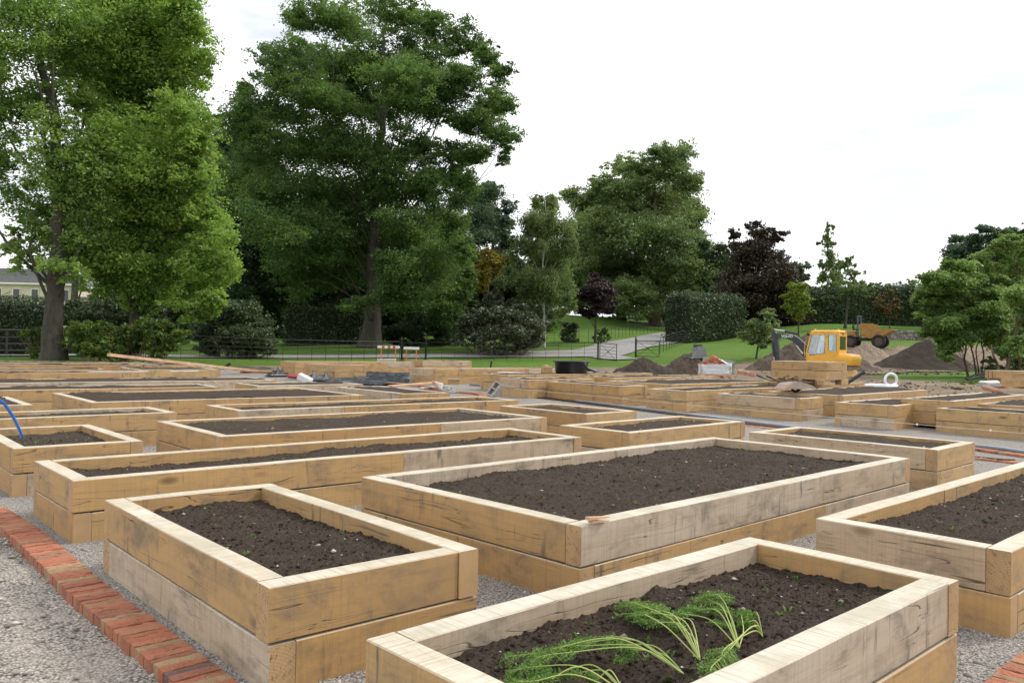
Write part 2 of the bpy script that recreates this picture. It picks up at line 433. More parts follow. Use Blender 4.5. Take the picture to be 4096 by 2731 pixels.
# lawn: one sheet out to the horizon, finer where it is seen
xs = np.unique(np.r_[np.linspace(-900, -120, 14), np.linspace(-120, 130, 168), np.linspace(130, 900, 14)])
ys = np.unique(np.r_[np.linspace(-300, -12, 8), np.linspace(-12, 186, 133), np.linspace(186, 1200, 14)])
X, Y = np.meshgrid(xs, ys); Z = terrain(X, Y)
nx = len(xs) - 1; ny = len(ys) - 1
i = np.arange(nx)[None, :] + np.arange(ny)[:, None] * (nx + 1)
F = np.stack([i, i + 1, i + nx + 2, i + nx + 1], -1).reshape(-1, 4)
tag(link('lawn', np_mesh('lawn', np.stack([X, Y, Z - .02 - .14 * (1 - _smooth((Y - 11) / 5))], -1).reshape(-1, 3), F), M['lawn'], smooth=True), 'green mown lawn rising gently to the trees', kind='structure')

def hit(px, py):
    """ground point seen at a photo pixel"""
    d = ray(px, py); d = d / d[1]; Y = 8.0
    while Y < 170:
        if EYE + d[2] * Y <= tz(d[0] * Y, Y): break
        Y += .5
    return (d[0] * Y, Y)
GRAVEL = [(-14, -8), (14, -8), (30, 9), (19, 22), (14.5, 27), (9.5, 31), (4, 34), (-1, 37), (-4, 39), (-10, 36), (-17, 38), (-27, 34), (-30, 20)]
MUD = [(-2, 28), (6, 31), (10, 28), (14, 24), (19, 20), (32, 8), (46, 14), hit(4300, 1400), hit(3900, 1386), hit(3700, 1392), hit(3540, 1390), hit(3420, 1372), hit(3330, 1372), hit(3260, 1392), hit(3150, 1434), hit(3010, 1452), hit(2900, 1458), hit(2600, 1467), hit(2350, 1473), hit(1950, 1472), hit(1200, 1468), hit(980, 1464), (-11, 36)]
PATCH = [hit(3450, 1500), hit(3640, 1489), hit(3850, 1485), hit(4250, 1482), hit(4250, 1565), hit(3900, 1545), hit(3650, 1524)]
def mud_in(x, y):
    x, y = wob(x, y, 1.6)
    return in_poly(x, y, MUD) & ~in_poly(x, y, PATCH)
sheet('mud_ground', [patch_arrays(-14, 50, 6, 84, .4, .03, mud_in, .07, jitter=.3)], M['mud'], 'churned bare brown earth around the building site')
BX = (-12.0, 0.0, -6.0, 10.0)
def inbx(x, y): return (x > BX[0]) & (x < BX[1]) & (y > BX[2]) & (y < BX[3])

# ------------------------------------------------------------------ road beyond the fence
def ribbon(name, L, Rr, dz, mat, label, n=8):
    V = []; F = []
    for a, b in zip(L, Rr):
        for k in range(n + 1):
            t = k / n; x = a[0] + (b[0] - a[0]) * t; y = a[1] + (b[1] - a[1]) * t
            V.append((x, y, tz(x, y) + dz))
    for i in range(len(L) - 1):
        for k in range(n):
            q = i * (n + 1) + k; F.append((q, q + 1, q + n + 2, q + n + 1))
    return tag(link(name, np_mesh(name, np.array(V), np.array(F)), mat, smooth=True), label, kind='structure')
def subdiv(P, n):
    P = [np.array(p, float) for p in P]; out = []
    for i in range(len(P) - 1):
        p0 = P[max(i - 1, 0)]; p1 = P[i]; p2 = P[i + 1]; p3 = P[min(i + 2, len(P) - 1)]
        for k in range(n):
            t = k / n
            out.append(.5 * ((2 * p1) + (-p0 + p2) * t + (2 * p0 - 5 * p1 + 4 * p2 - p3) * t * t + (-p0 + 3 * p1 - 3 * p2 + p3) * t ** 3))
    out.append(P[-1]); return out
def gp(px, py, Y):
    p = at(px, py, Y); return (p[0], p[1])
far_e = subdiv([(-46, 50), (-30, 51.5), hit(0, 1417), hit(700, 1421), hit(1300, 1421), hit(1700, 1419), hit(2000, 1411), hit(2200, 1403), hit(2330, 1394), hit(2450, 1366), hit(2560, 1345), hit(2700, 1325), (30, 140)], 12)
near_e = subdiv([(-46, 46), (-30, 47.5), hit(0, 1425), hit(700, 1431), hit(1300, 1434), hit(1700, 1433), hit(2000, 1431), hit(2300, 1431), hit(2470, 1427), hit(2560, 1400), hit(2620, 1385), hit(2760, 1358), (36, 130)], 12)
ribbon('road', far_e, near_e, .05, M['tarmac'], 'pale grey drive curving uphill behind the fence')
ribbon('gate_drive', subdiv([hit(2360, 1429), hit(2400, 1436), hit(2470, 1441)], 8), subdiv([hit(2490, 1425), hit(2520, 1433), hit(2555, 1439)], 8), .065, M['tarmac'], 'short gravel apron at the open gate')

# ------------------------------------------------------------------ brick edgings and concrete path in front
def edge_bricks(name, outer, inner, zt, depth, label, bw=.068, mat=None, seed=1, joint=True):
    """outer / inner: matching polylines (x,y); bricks laid side by side across the strip"""
    rs = random.Random(seed)
    O = subdiv(outer, 24); I = subdiv(inner, 24)
    mb = MB(); s = 0; nxt = 0
    cum = [0]
    for a, b in zip(O, O[1:]): cum.append(cum[-1] + float(np.linalg.norm(b - a)))
    tot = cum[-1]; k = 0
    def pt(P, d):
        j = max(0, min(len(cum) - 2, int(np.searchsorted(cum, d) - 1))); t = (d - cum[j]) / max(cum[j + 1] - cum[j], 1e-9); return P[j] + (P[j + 1] - P[j]) * t
    d = 0
    while d + bw < tot:
        w = bw * rs.uniform(.9, 1.08); g = .0016
        o1, o2, i1, i2 = pt(O, d + g), pt(O, d + w - g), pt(I, d + g), pt(I, d + w - g)
        v = (i1 - o1); ln = max(np.linalg.norm(v), 1e-6); u = v / ln
        j1 = rs.uniform(-.003, .003); j2 = rs.uniform(-.003, .003)
        o1, o2, i1, i2 = o1 + u * j1, o2 + u * j1, i1 + u * j2, i2 + u * j2
        z = zt(pt(O, d)) + rs.uniform(-.004, .004); mb.val = rs.random()
        # rounded, pitted top: a small grid of vertices
        nu, nv = 7, 3; V = []
        for a in range(nu + 1):
            for b in range(nv + 1):
                p = (o1 + (i1 - o1) * a / nu) * (1 - b / nv) + (o2 + (i2 - o2) * a / nu) * (b / nv)
                e = min(a, nu - a, b, nv - b) == 0
                V.append((p[0], p[1], z - (.0045 if e else 0) + rs.uniform(-.004, .003)))
        n0 = len(V)
        ring = [(a, 0) for a in range(nu + 1)] + [(nu, b) for b in range(1, nv + 1)] + [(a, nv) for a in range(nu - 1, -1, -1)] + [(0, b) for b in range(nv - 1, 0, -1)]
        for a, b in ring:
            q = V[a * (nv + 1) + b]; V.append((q[0], q[1], z - depth))
        Fc = [(a * (nv + 1) + b, (a + 1) * (nv + 1) + b, (a + 1) * (nv + 1) + b + 1, a * (nv + 1) + b + 1) for a in range(nu) for b in range(nv)]
        m = len(ring)
        for q in range(m):
            a, b = ring[q]; a2, b2 = ring[(q + 1) % m]
            Fc.append((a * (nv + 1) + b, a2 * (nv + 1) + b2, n0 + (q + 1) % m, n0 + q))
        mb.add(V, Fc); d += w
    o = mb.build(name, mat or M['brick'])
    return tag(o, label, 'edging')

def gz(px, py, z): p = at_z(px, py, z); return (p[0], p[1])
zb = .035
inner = [gz(-420, 1800, zb), gz(-150, 1925, zb), gz(0, 2005, zb), gz(166, 2143, zb), gz(304, 2254, zb), gz(470, 2375, zb), gz(652, 2519, zb), gz(785, 2624, zb), gz(912, 2731, zb), gz(1050, 2850, zb)]
outer = [gz(-420, 1872, zb), gz(-150, 2008, zb), gz(0, 2104.5, zb), gz(119, 2209, zb), gz(271, 2359, zb), gz(409, 2475, zb), gz(508.5, 2558, zb), gz(608, 2646, zb), gz(685, 2712, zb), gz(800, 2815, zb)]
def offset(P, w):
    P = [np.array(p, float) for p in P]; out = []
    for i in range(len(P)):
        d = P[min(i + 1, len(P) - 1)] - P[max(i - 1, 0)]; d /= np.linalg.norm(d); out.append(tuple(P[i] + np.array([-d[1], d[0]]) * w))
    return out
outer = [tuple(p) for p in subdiv(outer, 5)]; inner = offset(outer, .225)
edge_bricks('brick_edging', outer, inner, lambda p: zb, .12, 'curving red brick edging between rough path and gravel, lower left', seed=4)
mid_line = [((a[0] + b[0]) / 2, (a[1] + b[1]) / 2) for a, b in zip(outer, inner)]
PATHPOLY = mid_line + [(-.6, 1.0), (-.6, -6), (-12, -6), (-12, 9)]
st = .05; X, Y = np.meshgrid(np.arange(-12, 0, st), np.arange(-6, 9.5, st))
Z = -.032 + .03 * (fbm(X * 1.2, Y * 1.2, 5, 4) - .47) + .03 * (fbm(X * 9, Y * 9, 8, 4) - .47)
ny, nx = X.shape; V = np.stack([X, Y, Z], -1).reshape(-1, 3)
i = np.arange(nx - 1)[None, :] + np.arange(ny - 1)[:, None] * nx
F = np.stack([i, i + 1, i + nx + 1, i + nx], -1).reshape(-1, 4)
c = V[F].mean(1); F = F[in_poly(c[:, 0], c[:, 1], PATHPOLY)]
sheet('path', [(V, F)], M['rough_stone'], 'rough grey hardcore path beside the brick edging')
sheet('gravel_ground', [patch_arrays(-31, 31, -8, 44, .5, .02, lambda x, y: in_poly(*wob(x, y, .6), GRAVEL) & ~inbx(x, y)),
                        patch_arrays(BX[0], BX[1], BX[2], BX[3], .08, .02, lambda x, y: ~in_poly(x, y, PATHPOLY), .012)], M['pea_gravel'], 'fine grey pea gravel between the raised beds')
# loose stones on the path
rs = np.random.RandomState(5)
def stones(name, pts, size, mat, label, kind='stuff', flat=.55, seed=1, cat=None):
    rs = np.random.RandomState(seed); n = len(pts)
    base = np.array([(0, 0, 1), (.9, 0, .1), (.2, .85, -.1), (-.75, .5, .15), (-.7, -.55, -.1), (.3, -.85, .1), (0, 0, -1)], float)
    Ft = np.array([(0, 1, 2), (0, 2, 3), (0, 3, 4), (0, 4, 5), (0, 5, 1), (6, 2, 1), (6, 3, 2), (6, 4, 3), (6, 5, 4), (6, 1, 5)])
    s = size * rs.gamma(3, .33, n)[:, None, None] if not np.ndim(size) else np.asarray(size)[:, None, None]
    P = base[None] * rs.uniform(.7, 1.2, (n, 7, 1)) * s; P[:, :, 2] *= flat; P[:, :, 0] *= rs.uniform(.8, 1.6, (n, 1))
    a = rs.uniform(0, 2 * pi, n); ca, sa = np.cos(a)[:, None], np.sin(a)[:, None]
    P = np.stack([P[:, :, 0] * ca - P[:, :, 1] * sa, P[:, :, 0] * sa + P[:, :, 1] * ca, P[:, :, 2]], -1) + np.asarray(pts)[:, None, :]
    F = (Ft[None] + np.arange(n)[:, None, None] * 7).reshape(-1, 3)
    return tag(link(name, np_mesh(name, P.reshape(-1, 3), F, np.repeat(rs.rand(n), 10)), mat), label, cat, None, kind)
def stone_mat(name, stops):
    t = NT(name); a = t.n('Attribute', attribute_name='v').outputs['Fac']
    c = t.ramp(a, stops); n = t.noise(t.obj(), 60, 4); c = t.mix(t.ramp(n, [(.4, .4), (.6, 0.0)]), c, t.mix(.5, c, (.1, .09, .08)))
    t.principled(c, .8, t.bump(n, .5, .004), .3); M[name] = t.m
stone_mat('loose_stone', [(0.0, (.22, .20, .18)), (.5, (.36, .33, .30)), (.8, (.46, .43, .39)), (1.0, (.60, .57, .53))])
x = rs.uniform(-7, -.6, 26000); y = rs.uniform(1.2, 8, 26000)
k = in_poly(x, y, PATHPOLY) & (rs.rand(26000) < .15 + .85 * _smooth((fbm(x * 1.3, y * 1.3, 31, 4) - .40) / .16)); x = x[k]; y = y[k]
stones('loose_stones', np.c_[x, y, np.full(len(x), -.028) + .01 * rs.rand(len(x))], .0095, M['loose_stone'], 'loose chips and pebbles strewn over the rough path')
x = rs.uniform(-7, 5, 60000); y = rs.uniform(1.5, 9.5, 60000)
k = ~in_poly(x, y, PATHPOLY) & (rs.rand(60000) < np.clip(4.2 / (y * y) * 2.2, 0, 1)); x = x[k]; y = y[k]
stones('gravel_pebbles', np.c_[x, y, np.full(len(x), .022)], .0075, M['loose_stone'], 'small rounded pebbles lying on the pea gravel', seed=8, flat=.8)

# ------------------------------------------------------------------ raised beds
T = .13; TH = .25
_ts = random.Random(77)
def timber_mesh(L, t=T, h=TH, seed=0, warp=.004):
    """sawn oak sleeper, x along its length, chamfered edges, slightly warped"""
    rs = random.Random(seed); n = max(2, int(L / .35)); c = .005
    prof = [(-t / 2 + c, -h / 2), (t / 2 - c, -h / 2), (t / 2, -h / 2 + c), (t / 2, h / 2 - c), (t / 2 - c, h / 2), (-t / 2 + c, h / 2), (-t / 2, h / 2 - c), (-t / 2, -h / 2 + c)]
    V = []; F = []; wy = wz = 0
    for i in range(n + 1):
        x = -L / 2 + L * i / n; ins = .003 if i in (0, n) else 0
        wy = wy * .6 + rs.uniform(-warp, warp) * .6; wz = wz * .6 + rs.uniform(-warp, warp) * .35
        for a, b in prof:
            V.append((x, a * (1 - ins / t) + wy + rs.uniform(-.0008, .0008), b * (1 - ins / h) + wz))
    for i in range(n):
        for k in range(8):
            j = (k + 1) % 8; F.append((i * 8 + k, i * 8 + j, i * 8 + 8 + j, i * 8 + 8 + k))
    F.append(tuple(range(8))); F.append(tuple(range(n * 8 + 7, n * 8 - 1, -1)))
    me = bpy.data.meshes.new('sleeper'); me.from_pydata(V, [], F)
    bm = bmesh.new(); bm.from_mesh(me); bmesh.ops.recalc_face_normals(bm, faces=bm.faces); bm.to_mesh(me); bm.free()
    return me

def timber(parent, p0, p1, z, seed, name='sleeper', mat='oak'):
    """sleeper from local point p0 to p1 with its centre at height z"""
    dx, dy = p1[0] - p0[0], p1[1] - p0[1]; L = math.hypot(dx, dy) - .003
    o = link(name, timber_mesh(L, seed=seed), M[mat], parent)
    o.location = ((p0[0] + p1[0]) / 2, (p0[1] + p1[1]) / 2, z); o.rotation_euler = (_ts.uniform(-.004, .004), 0, math.atan2(dy, dx))
    return o

def soil_h(X, Y, seed, level, amp):
    big = fbm(X * 1.4 + seed, Y * 1.4, seed, 3) - .43; mid = fbm(X * 7 + seed, Y * 7, seed + 3, 4) - .47; cl = np.abs(fbm(X * 24, Y * 24, seed + 9, 3) - .44)
    fine = fbm(X * 60, Y * 60, seed + 5, 3) - .44
    Z = level + amp * (.10 * big + .05 * mid + .055 * cl) + .018 * fine * min(1, amp)
    cm = _smooth((vnoise(X * 19 + 5, Y * 19, seed + 21) - .74) / .2)
    return Z + .010 * cm * amp
def soil_mesh(a, b, step, seed, level, amp):
    nx = max(4, int((a - 2 * T + .02) / step)); ny = max(4, int((b - 2 * T + .02) / step))
    X, Y = np.meshgrid(np.linspace(T - .01, a - T + .01, nx + 1), np.linspace(T - .01, b - T + .01, ny + 1))
    V = np.stack([X, Y, soil_h(X, Y, seed, level, amp)], -1).reshape(-1, 3)
    i = np.arange(nx)[None, :] + np.arange(ny)[:, None] * (nx + 1)
    return np_mesh('soil', V, np.stack([i, i + 1, i + nx + 2, i + nx + 1], -1).reshape(-1, 4))

BED = {}
GREY = {('B3', 1, 0), ('B3', 1, 2), ('B1', 0, 3), ('B2', 1, 0), ('B15', 1, 3), ('B15', 0, 3), ('B13', 1, 1), ('B13', 1, 0), ('B14', 1, 0)}
def raised_bed(key, fx, fy, deg, a, b, z, label, tiers=2, soil=True, level=.405, seed=None, nosplit=False):
    level = .486 if math.hypot(fx, fy) > 15 else (.45 if math.hypot(fx, fy) > 9.5 else level)
    seed = seed or (sum(map(ord, key)) * 7 % 997)
    r = empty('raised_bed', (fx, fy, z), R(deg), label, 'raised bed', 'oak sleeper raised beds')
    rs = random.Random(seed); t = T / 2
    for tier in range(tiers):
        zc = TH / 2 + tier * TH - (0 if tier else .009)
        q = rs.uniform(-.009, .009) if tier else 0.0
        # corners: F (0,0), R (a,0), K (a,b), L (0,b)
        if (tiers - 1 - tier) % 2 == 0:  # upper pinwheel: F-R runs through F, R-K through R, K-L through K, L-F through L
            runs = [((0 - q, t), (a - T, t)), ((a - t, 0 - q), (a - t, b - T)), ((a + q, b - t), (T, b - t)), ((t, b + q), (t, T))]
        else:
            runs = [((T, t), (a, t)), ((a - t, T), (a - t, b)), ((a - T, b - t), (0, b - t)), ((t, b - T), (t, 0))]
        for k, (p, q_) in enumerate(runs):
            L = math.hypot(q_[0] - p[0], q_[1] - p[1])
            cuts = [0, 1]
            if L > 3.0: 
                m = rs.choice([.38, .5, .62, .55]) if L < 5.6 else rs.uniform(.3, .42)
                cuts = [0, m, 1] if L < 5.6 else [0, m, m + .36, 1]
            for i in range(len(cuts) - 1):
                A = (p[0] + (q_[0] - p[0]) * cuts[i], p[1] + (q_[1] - p[1]) * cuts[i]); B = (p[0] + (q_[0] - p[0]) * cuts[i + 1], p[1] + (q_[1] - p[1]) * cuts[i + 1])
                timber(r, A, B, zc + rs.uniform(-.0015, .0015), seed * 31 + tier * 97 + k * 7 + i, mat='oak_grey' if (key, tier, k) in GREY else 'oak')
    if soil:
        d = math.hypot(fx + 1, fy + 1)
        st = .013 if d < 4.2 else (.02 if d < 8.5 else (.05 if d < 16 else .12))
        link('soil', soil_mesh(a, b, st, seed, level, 1.0 if d < 9 else .9), M['soil'], r, smooth=d > 9)
    BED[key] = (r, fx, fy, R(deg), a, b, z, level, seed)
    return r

BEDS = [
 ('B1', -1.047, 3.606, 41.54, 1.181, 2.545, 0.0, 'small raised bed at the front left, beside the curving brick edging'),
 ('B2', 0.257, 2.168, 42.76, 2.626, 1.14, 0.0, 'nearest raised bed at bottom centre with wilted leafy tops on its soil'),
 ('B3', 0.444, 4.962, 43.84, 5.226, 2.392, 0.0, 'broad raised bed in the middle with two small wood shims on its rim'),
 ('B4', 2.796, 4.53, 43.06, 4.9, 1.141, 0.0, 'narrow raised bed at the right edge with cracked end grain at its corner'),
 ('B5', -3.328, 6.237, 41.93, 5.646, 1.32, 0.0, 'long narrow raised bed just behind the small front left one'),
 ('B6', -4.874, 7.993, 41.27, 1.222, 2.172, 0.0, 'small raised bed at the left edge with a blue pipe standing in it'),
 ('B7', -3.317, 9.347, 41.4, 5.179, 2.213, 0.0, 'broad raised bed second behind the long narrow front bed'),
 ('B8', -4.284, 12.813, 41.46, 5.931, 1.35, 0.01, 'long narrow raised bed directly behind the broad left centre bed'),
 ('B9', -8.625, 9.191, 42.47, 4.8, 1.27, 0.0, 'long narrow raised bed at left, directly behind the blue pipe bed'),
 ('B10', -7.086, 13.762, 40.64, 5.275, 3.0, 0.022, 'widest raised bed at left centre, with a long stained front face'),
 ('B11', -10.563, 16.186, 39.9, 4.8, 1.471, 0.026, 'long narrow raised bed behind the widest left bed'),
 ('B12', -9.635, 11.776, 40.41, 2.4, 2.388, 0.0, 'raised bed mostly cut off by the left edge, behind the blue pipe'),
 ('B13', -13.426, 16.989, 40.59, 9.0, 1.98, 0.055, 'very long pale raised bed running in from the left edge in the middle distance'),
 ('B14', -5.849, 18.788, 39.71, 2.748, 1.392, 0.093, 'small pale raised bed just in front of the black sheeting'),
 ('B15', -2.263, 16.982, 39.39, 1.21, 2.933, 0.077, 'grey fronted raised bed beside the manhole cover and brick rubble'),
 ('B16', -16.489, 20.742, 41.46, 9.0, 1.358, 0.098, 'very long raised bed with white battens on its front rim'),
 ('Bc', -11.498, 25.144, 38.5, 2.512, 2.5, 0.187, 'square raised bed under the upper end of the long leaning plank'),
 ('Bd', -12.315, 28.699, 43.29, 1.28, 2.483, 0.234, 'small raised bed at the lawn edge, directly below the middle of the leaning plank'),
 ('Bb', -18.181, 23.318, 38.2, 6.0, 1.5, 0.11, 'narrow raised bed at far left, third row from the lawn'),
 ('Ba', -20.3, 24.95, 36.39, 8.4, 2.1, 0.175, 'broad raised bed at far left, second row from the lawn'),
 ('Be', -22.3, 27.9, 36.39, 11.2, 1.9, 0.175, 'farthest left raised bed, along the lawn below the big trunk'),
 ('B17', -8.503, 32.046, 43.27, 5.771, 1.219, 0.365, 'long empty raised bed standing in front of the red and white barrier'),
 ('B18', -6.232, 28.846, 43.12, 1.297, 2.149, 0.344, 'small unfilled raised bed beside the black sheeting'),
 ('B19', -4.068, 37.2, 44.29, 3.0, 1.25, 0.41, 'farthest central raised bed, close to the grass and fence'),
 ('B20', -2.512, 26.902, 43.13, 5.864, 1.347, 0.321, 'long unfilled raised bed right of the black sheeting'),
 ('B21', -0.108, 24.348, 42.86, 7.059, 1.23, 0.266, 'long raised bed with the black tub standing on it'),
 ('B22', 0.475, 22.369, 43.3, 2.742, 1.188, 0.203, 'small raised bed beside the grey breeze block'),
 ('B23', 2.827, 20.636, 40.5, 0.98, 2.8, 0.159, 'raised bed with a long stained left face, right of the breeze block bed'),
 ('B24', 4.175, 19.336, 42.87, 6.064, 1.198, 0.131, 'long raised bed with the upturned wheelbarrow lying on it'),
 ('B25', 6.394, 17.999, 41.5, 1.032, 2.187, 0.076, 'two tier raised bed with dark stains low down, left of the square one'),
 ('B26', 4.256, 21.493, 44.5, 5.7, 2.25, 0.188, 'broad raised bed behind the wheelbarrow bed'),
 ('B27', 3.071, 24.503, 43.29, 5.6, 1.222, 0.231, 'narrow raised bed right of the tub, before the dark earth heap'),
 ('B28', 7.737, 18.964, 45.12, 5.7, 1.919, 0.113, 'broad raised bed in front of the coiled white pipe'),
 ('B29', 7.801, 16.577, 44.53, 2.976, 1.226, 0.046, 'square looking two tier raised bed at right with clean gold timbers'),
 ('B30', 10.662, 14.358, 42.77, 1.315, 2.982, 0.017, 'raised bed at the right edge with dark drips down its upper timber'),
 ('B31', 9.116, 16.75, 43.54, 5.205, 1.055, 0.15, 'long raised bed right of the square one, with a clay pipe behind it'),
 ('B32', 11.343, 16.6, 44.52, 4.0, 1.7, 0.047, 'raised bed at the right edge, behind the drip stained one'),
 ('B33', 1.56, 10.627, 44.83, 2.968, 1.231, 0.0, 'raised bed at centre, behind the broad middle bed, with a knot near its right end'),
 ('B34', 1.256, 13.479, 42.28, 1.319, 2.167, 0.005, 'small raised bed at centre, alongside the gravel walk'),
 ('B35', 4.905, 9.344, 44.3, 1.348, 2.389, 0.0, 'raised bed at right, before the blue kerb, with pale split faces'),
 ('B36', 8.95, 24.0, 41.79, 3.2, 2.2, 0.18, 'low raised bed under the stack of short timbers'),
]
for k_, fx, fy, dg, a_, b_, z_, lab in BEDS:
    raised_bed(k_, fx, fy, dg, a_, b_, z_, lab, soil=k_ not in ('B17', 'B18', 'B20'))

def bed_points(key, lx, ly, lift=0.0):
    """world points on the soil of a bed from local coordinates"""
    r, fx, fy, th, a, b, z, level, seed = BED[key]
    h = soil_h(np.asarray(lx, float), np.asarray(ly, float), seed, level, 1.0)
    return np.stack([fx + lx * cos(th) - ly * sin(th), fy + lx * sin(th) + ly * cos(th), z + h + lift], -1)
# pale pebbles and weeds on the nearer soils
_P = []; _W = []; rs = np.random.RandomState(17)
for k_, n1, n2 in (('B1', 110, 16), ('B2', 200, 22), ('B3', 340, 60), ('B4', 220, 30), ('B5', 240, 26), ('B7', 240, 34), ('B6', 30, 45), ('B8', 60, 10), ('B33', 50, 12), ('B34', 25, 4), ('B35', 60, 16)):
    a, b = BED[k_][4], BED[k_][5]
    lx, ly = rs.uniform(.16, a - .16, n1), rs.uniform(.16, b - .16, n1); _P.append(bed_points(k_, lx, ly, .002))
    lx, ly = rs.uniform(.16, a - .16, n2), rs.uniform(.16, b - .16, n2); _W.append(bed_points(k_, lx, ly, -.004))
_P = np.vstack(_P); _W = np.vstack(_W)
stone_mat('pale_stone', [(0.0, (.16, .13, .10)), (.5, (.30, .26, .22)), (.8, (.45, .40, .36)), (1.0, (.62, .58, .54))])
sz = np.clip(rs.gamma(1.5, .0032, len(_P)), .002, .022)
stones('soil_pebbles', _P, sz, M['pale_stone'], 'small pale stones scattered on the dark soil of the beds', seed=19)
# crumbs and clods of soil
_Q = []
for k_, n1 in (('B1', 2600), ('B2', 4200), ('B3', 4600), ('B4', 1500), ('B5', 900), ('B6', 300)):
    a, b = BED[k_][4], BED[k_][5]; lx, ly = rs.uniform(.14, a - .14, n1), rs.uniform(.14, b - .14, n1); _Q.append(bed_points(k_, lx, ly, .0))
_Q = np.vstack(_Q)
stones('soil_clods', _Q, np.clip(rs.gamma(2.0, .0027, len(_Q)), .0025, .024), M['soil'], 'loose crumbly clods on the soil of the nearest beds', seed=23, flat=.8)

# ------------------------------------------------------------------ vegetation
mat_leaf('leaf_maple', (0.1258, 0.2123, 0.0544), (0.3889, 0.5307, 0.136), 0.5, (.35, .26, .04), .012)
mat_leaf('leaf_maple_dark', (0.1056, 0.1799, 0.0557), (0.3166, 0.4397, 0.1219), 0.5, (.35, .25, .04), .008)
mat_leaf('leaf_beech', (0.054, 0.1059, 0.0394), (0.1843, 0.276, 0.0788), 0.45)
mat_leaf('leaf_beech_lit', (.028, .062, .014), (.10, .165, .03), .35)
mat_leaf('leaf_dark', (0.0279, 0.0539, 0.0279), (0.0813, 0.1259, 0.0516), 0.35)
mat_leaf('leaf_bluegreen', (0.0486, 0.0865, 0.0595), (0.1435, 0.1989, 0.1169), 0.4)
mat_leaf('leaf_birch', (0.0931, 0.1386, 0.0548), (0.2236, 0.2773, 0.1076), .45)
mat_leaf('leaf_chestnut', (0.0833, 0.1402, 0.0627), (0.2636, 0.3272, 0.1253), 0.4, (.22, .19, .05), .03)
mat_leaf('leaf_orange', (.13, .09, .02), (.50, .30, .04), .4, (.10, .14, .03), .35)
mat_leaf('leaf_purple', (0.0187, 0.0104, 0.0146), (0.0624, 0.0312, 0.0437), .25)
mat_leaf('leaf_copper', (0.0201, 0.0144, 0.0109), (0.0704, 0.0465, 0.0326), .25, (.05, .07, .03), .1)
mat_leaf('leaf_magnolia', (0.0863, 0.1572, 0.0467), (0.2881, 0.4071, 0.1298), .4, (.25, .24, .06), .05)
mat_leaf('leaf_yellowgreen', (0.1035, 0.161, 0.0287), (0.299, 0.3565, 0.069), .5, (.35, .30, .06), .08)
mat_leaf('leaf_laurel', (0.0336, 0.0592, 0.0265), (0.1176, 0.1579, 0.0662), .15, None, .1, .5)
mat_leaf('leaf_glint', (0.04, 0.0625, 0.0319), (0.1482, 0.1697, 0.0998), .2, (.35, .40, .32), .07, .42)  # pale accent leaves paint the highlights of glossy leaf tops into the colour
mat_leaf('leaf_autumn_shrub', (0.042, 0.084, 0.018), (0.156, 0.228, 0.048), .4, (.24, .12, .03), .05)
mat_leaf('leaf_rowan', (.045, .06, .022), (.12, .13, .045), .4, (.30, .06, .03), .25)
mat_leaf('leaf_seedling', (.06, .13, .02), (.14, .24, .05), .4)

def leaf_quads(C, s, rs, up=.5, hang=0.0, wide=.62):
    n = len(C); nr = rs.normal(size=(n, 3)); nr[:, 2] += up * np.sign(nr[:, 2] + .3) * 1.2
    nr /= np.linalg.norm(nr, axis=1)[:, None]
    t = rs.normal(size=(n, 3)); t[:, 2] -= hang * 2.5
    t -= (t * nr).sum(1)[:, None] * nr; t /= np.linalg.norm(t, axis=1)[:, None] + 1e-9
    b = np.cross(nr, t); l = (s * rs.uniform(.6, 1.35, n))[:, None] * .5; w = l * wide
    V = np.stack([C - t * l, C + b * w - t * l * .1 - nr * l * .15, C + t * l, C - b * w - t * l * .1 - nr * l * .15], 1)
    return V.reshape(-1, 3), np.arange(4 * n).reshape(-1, 4)

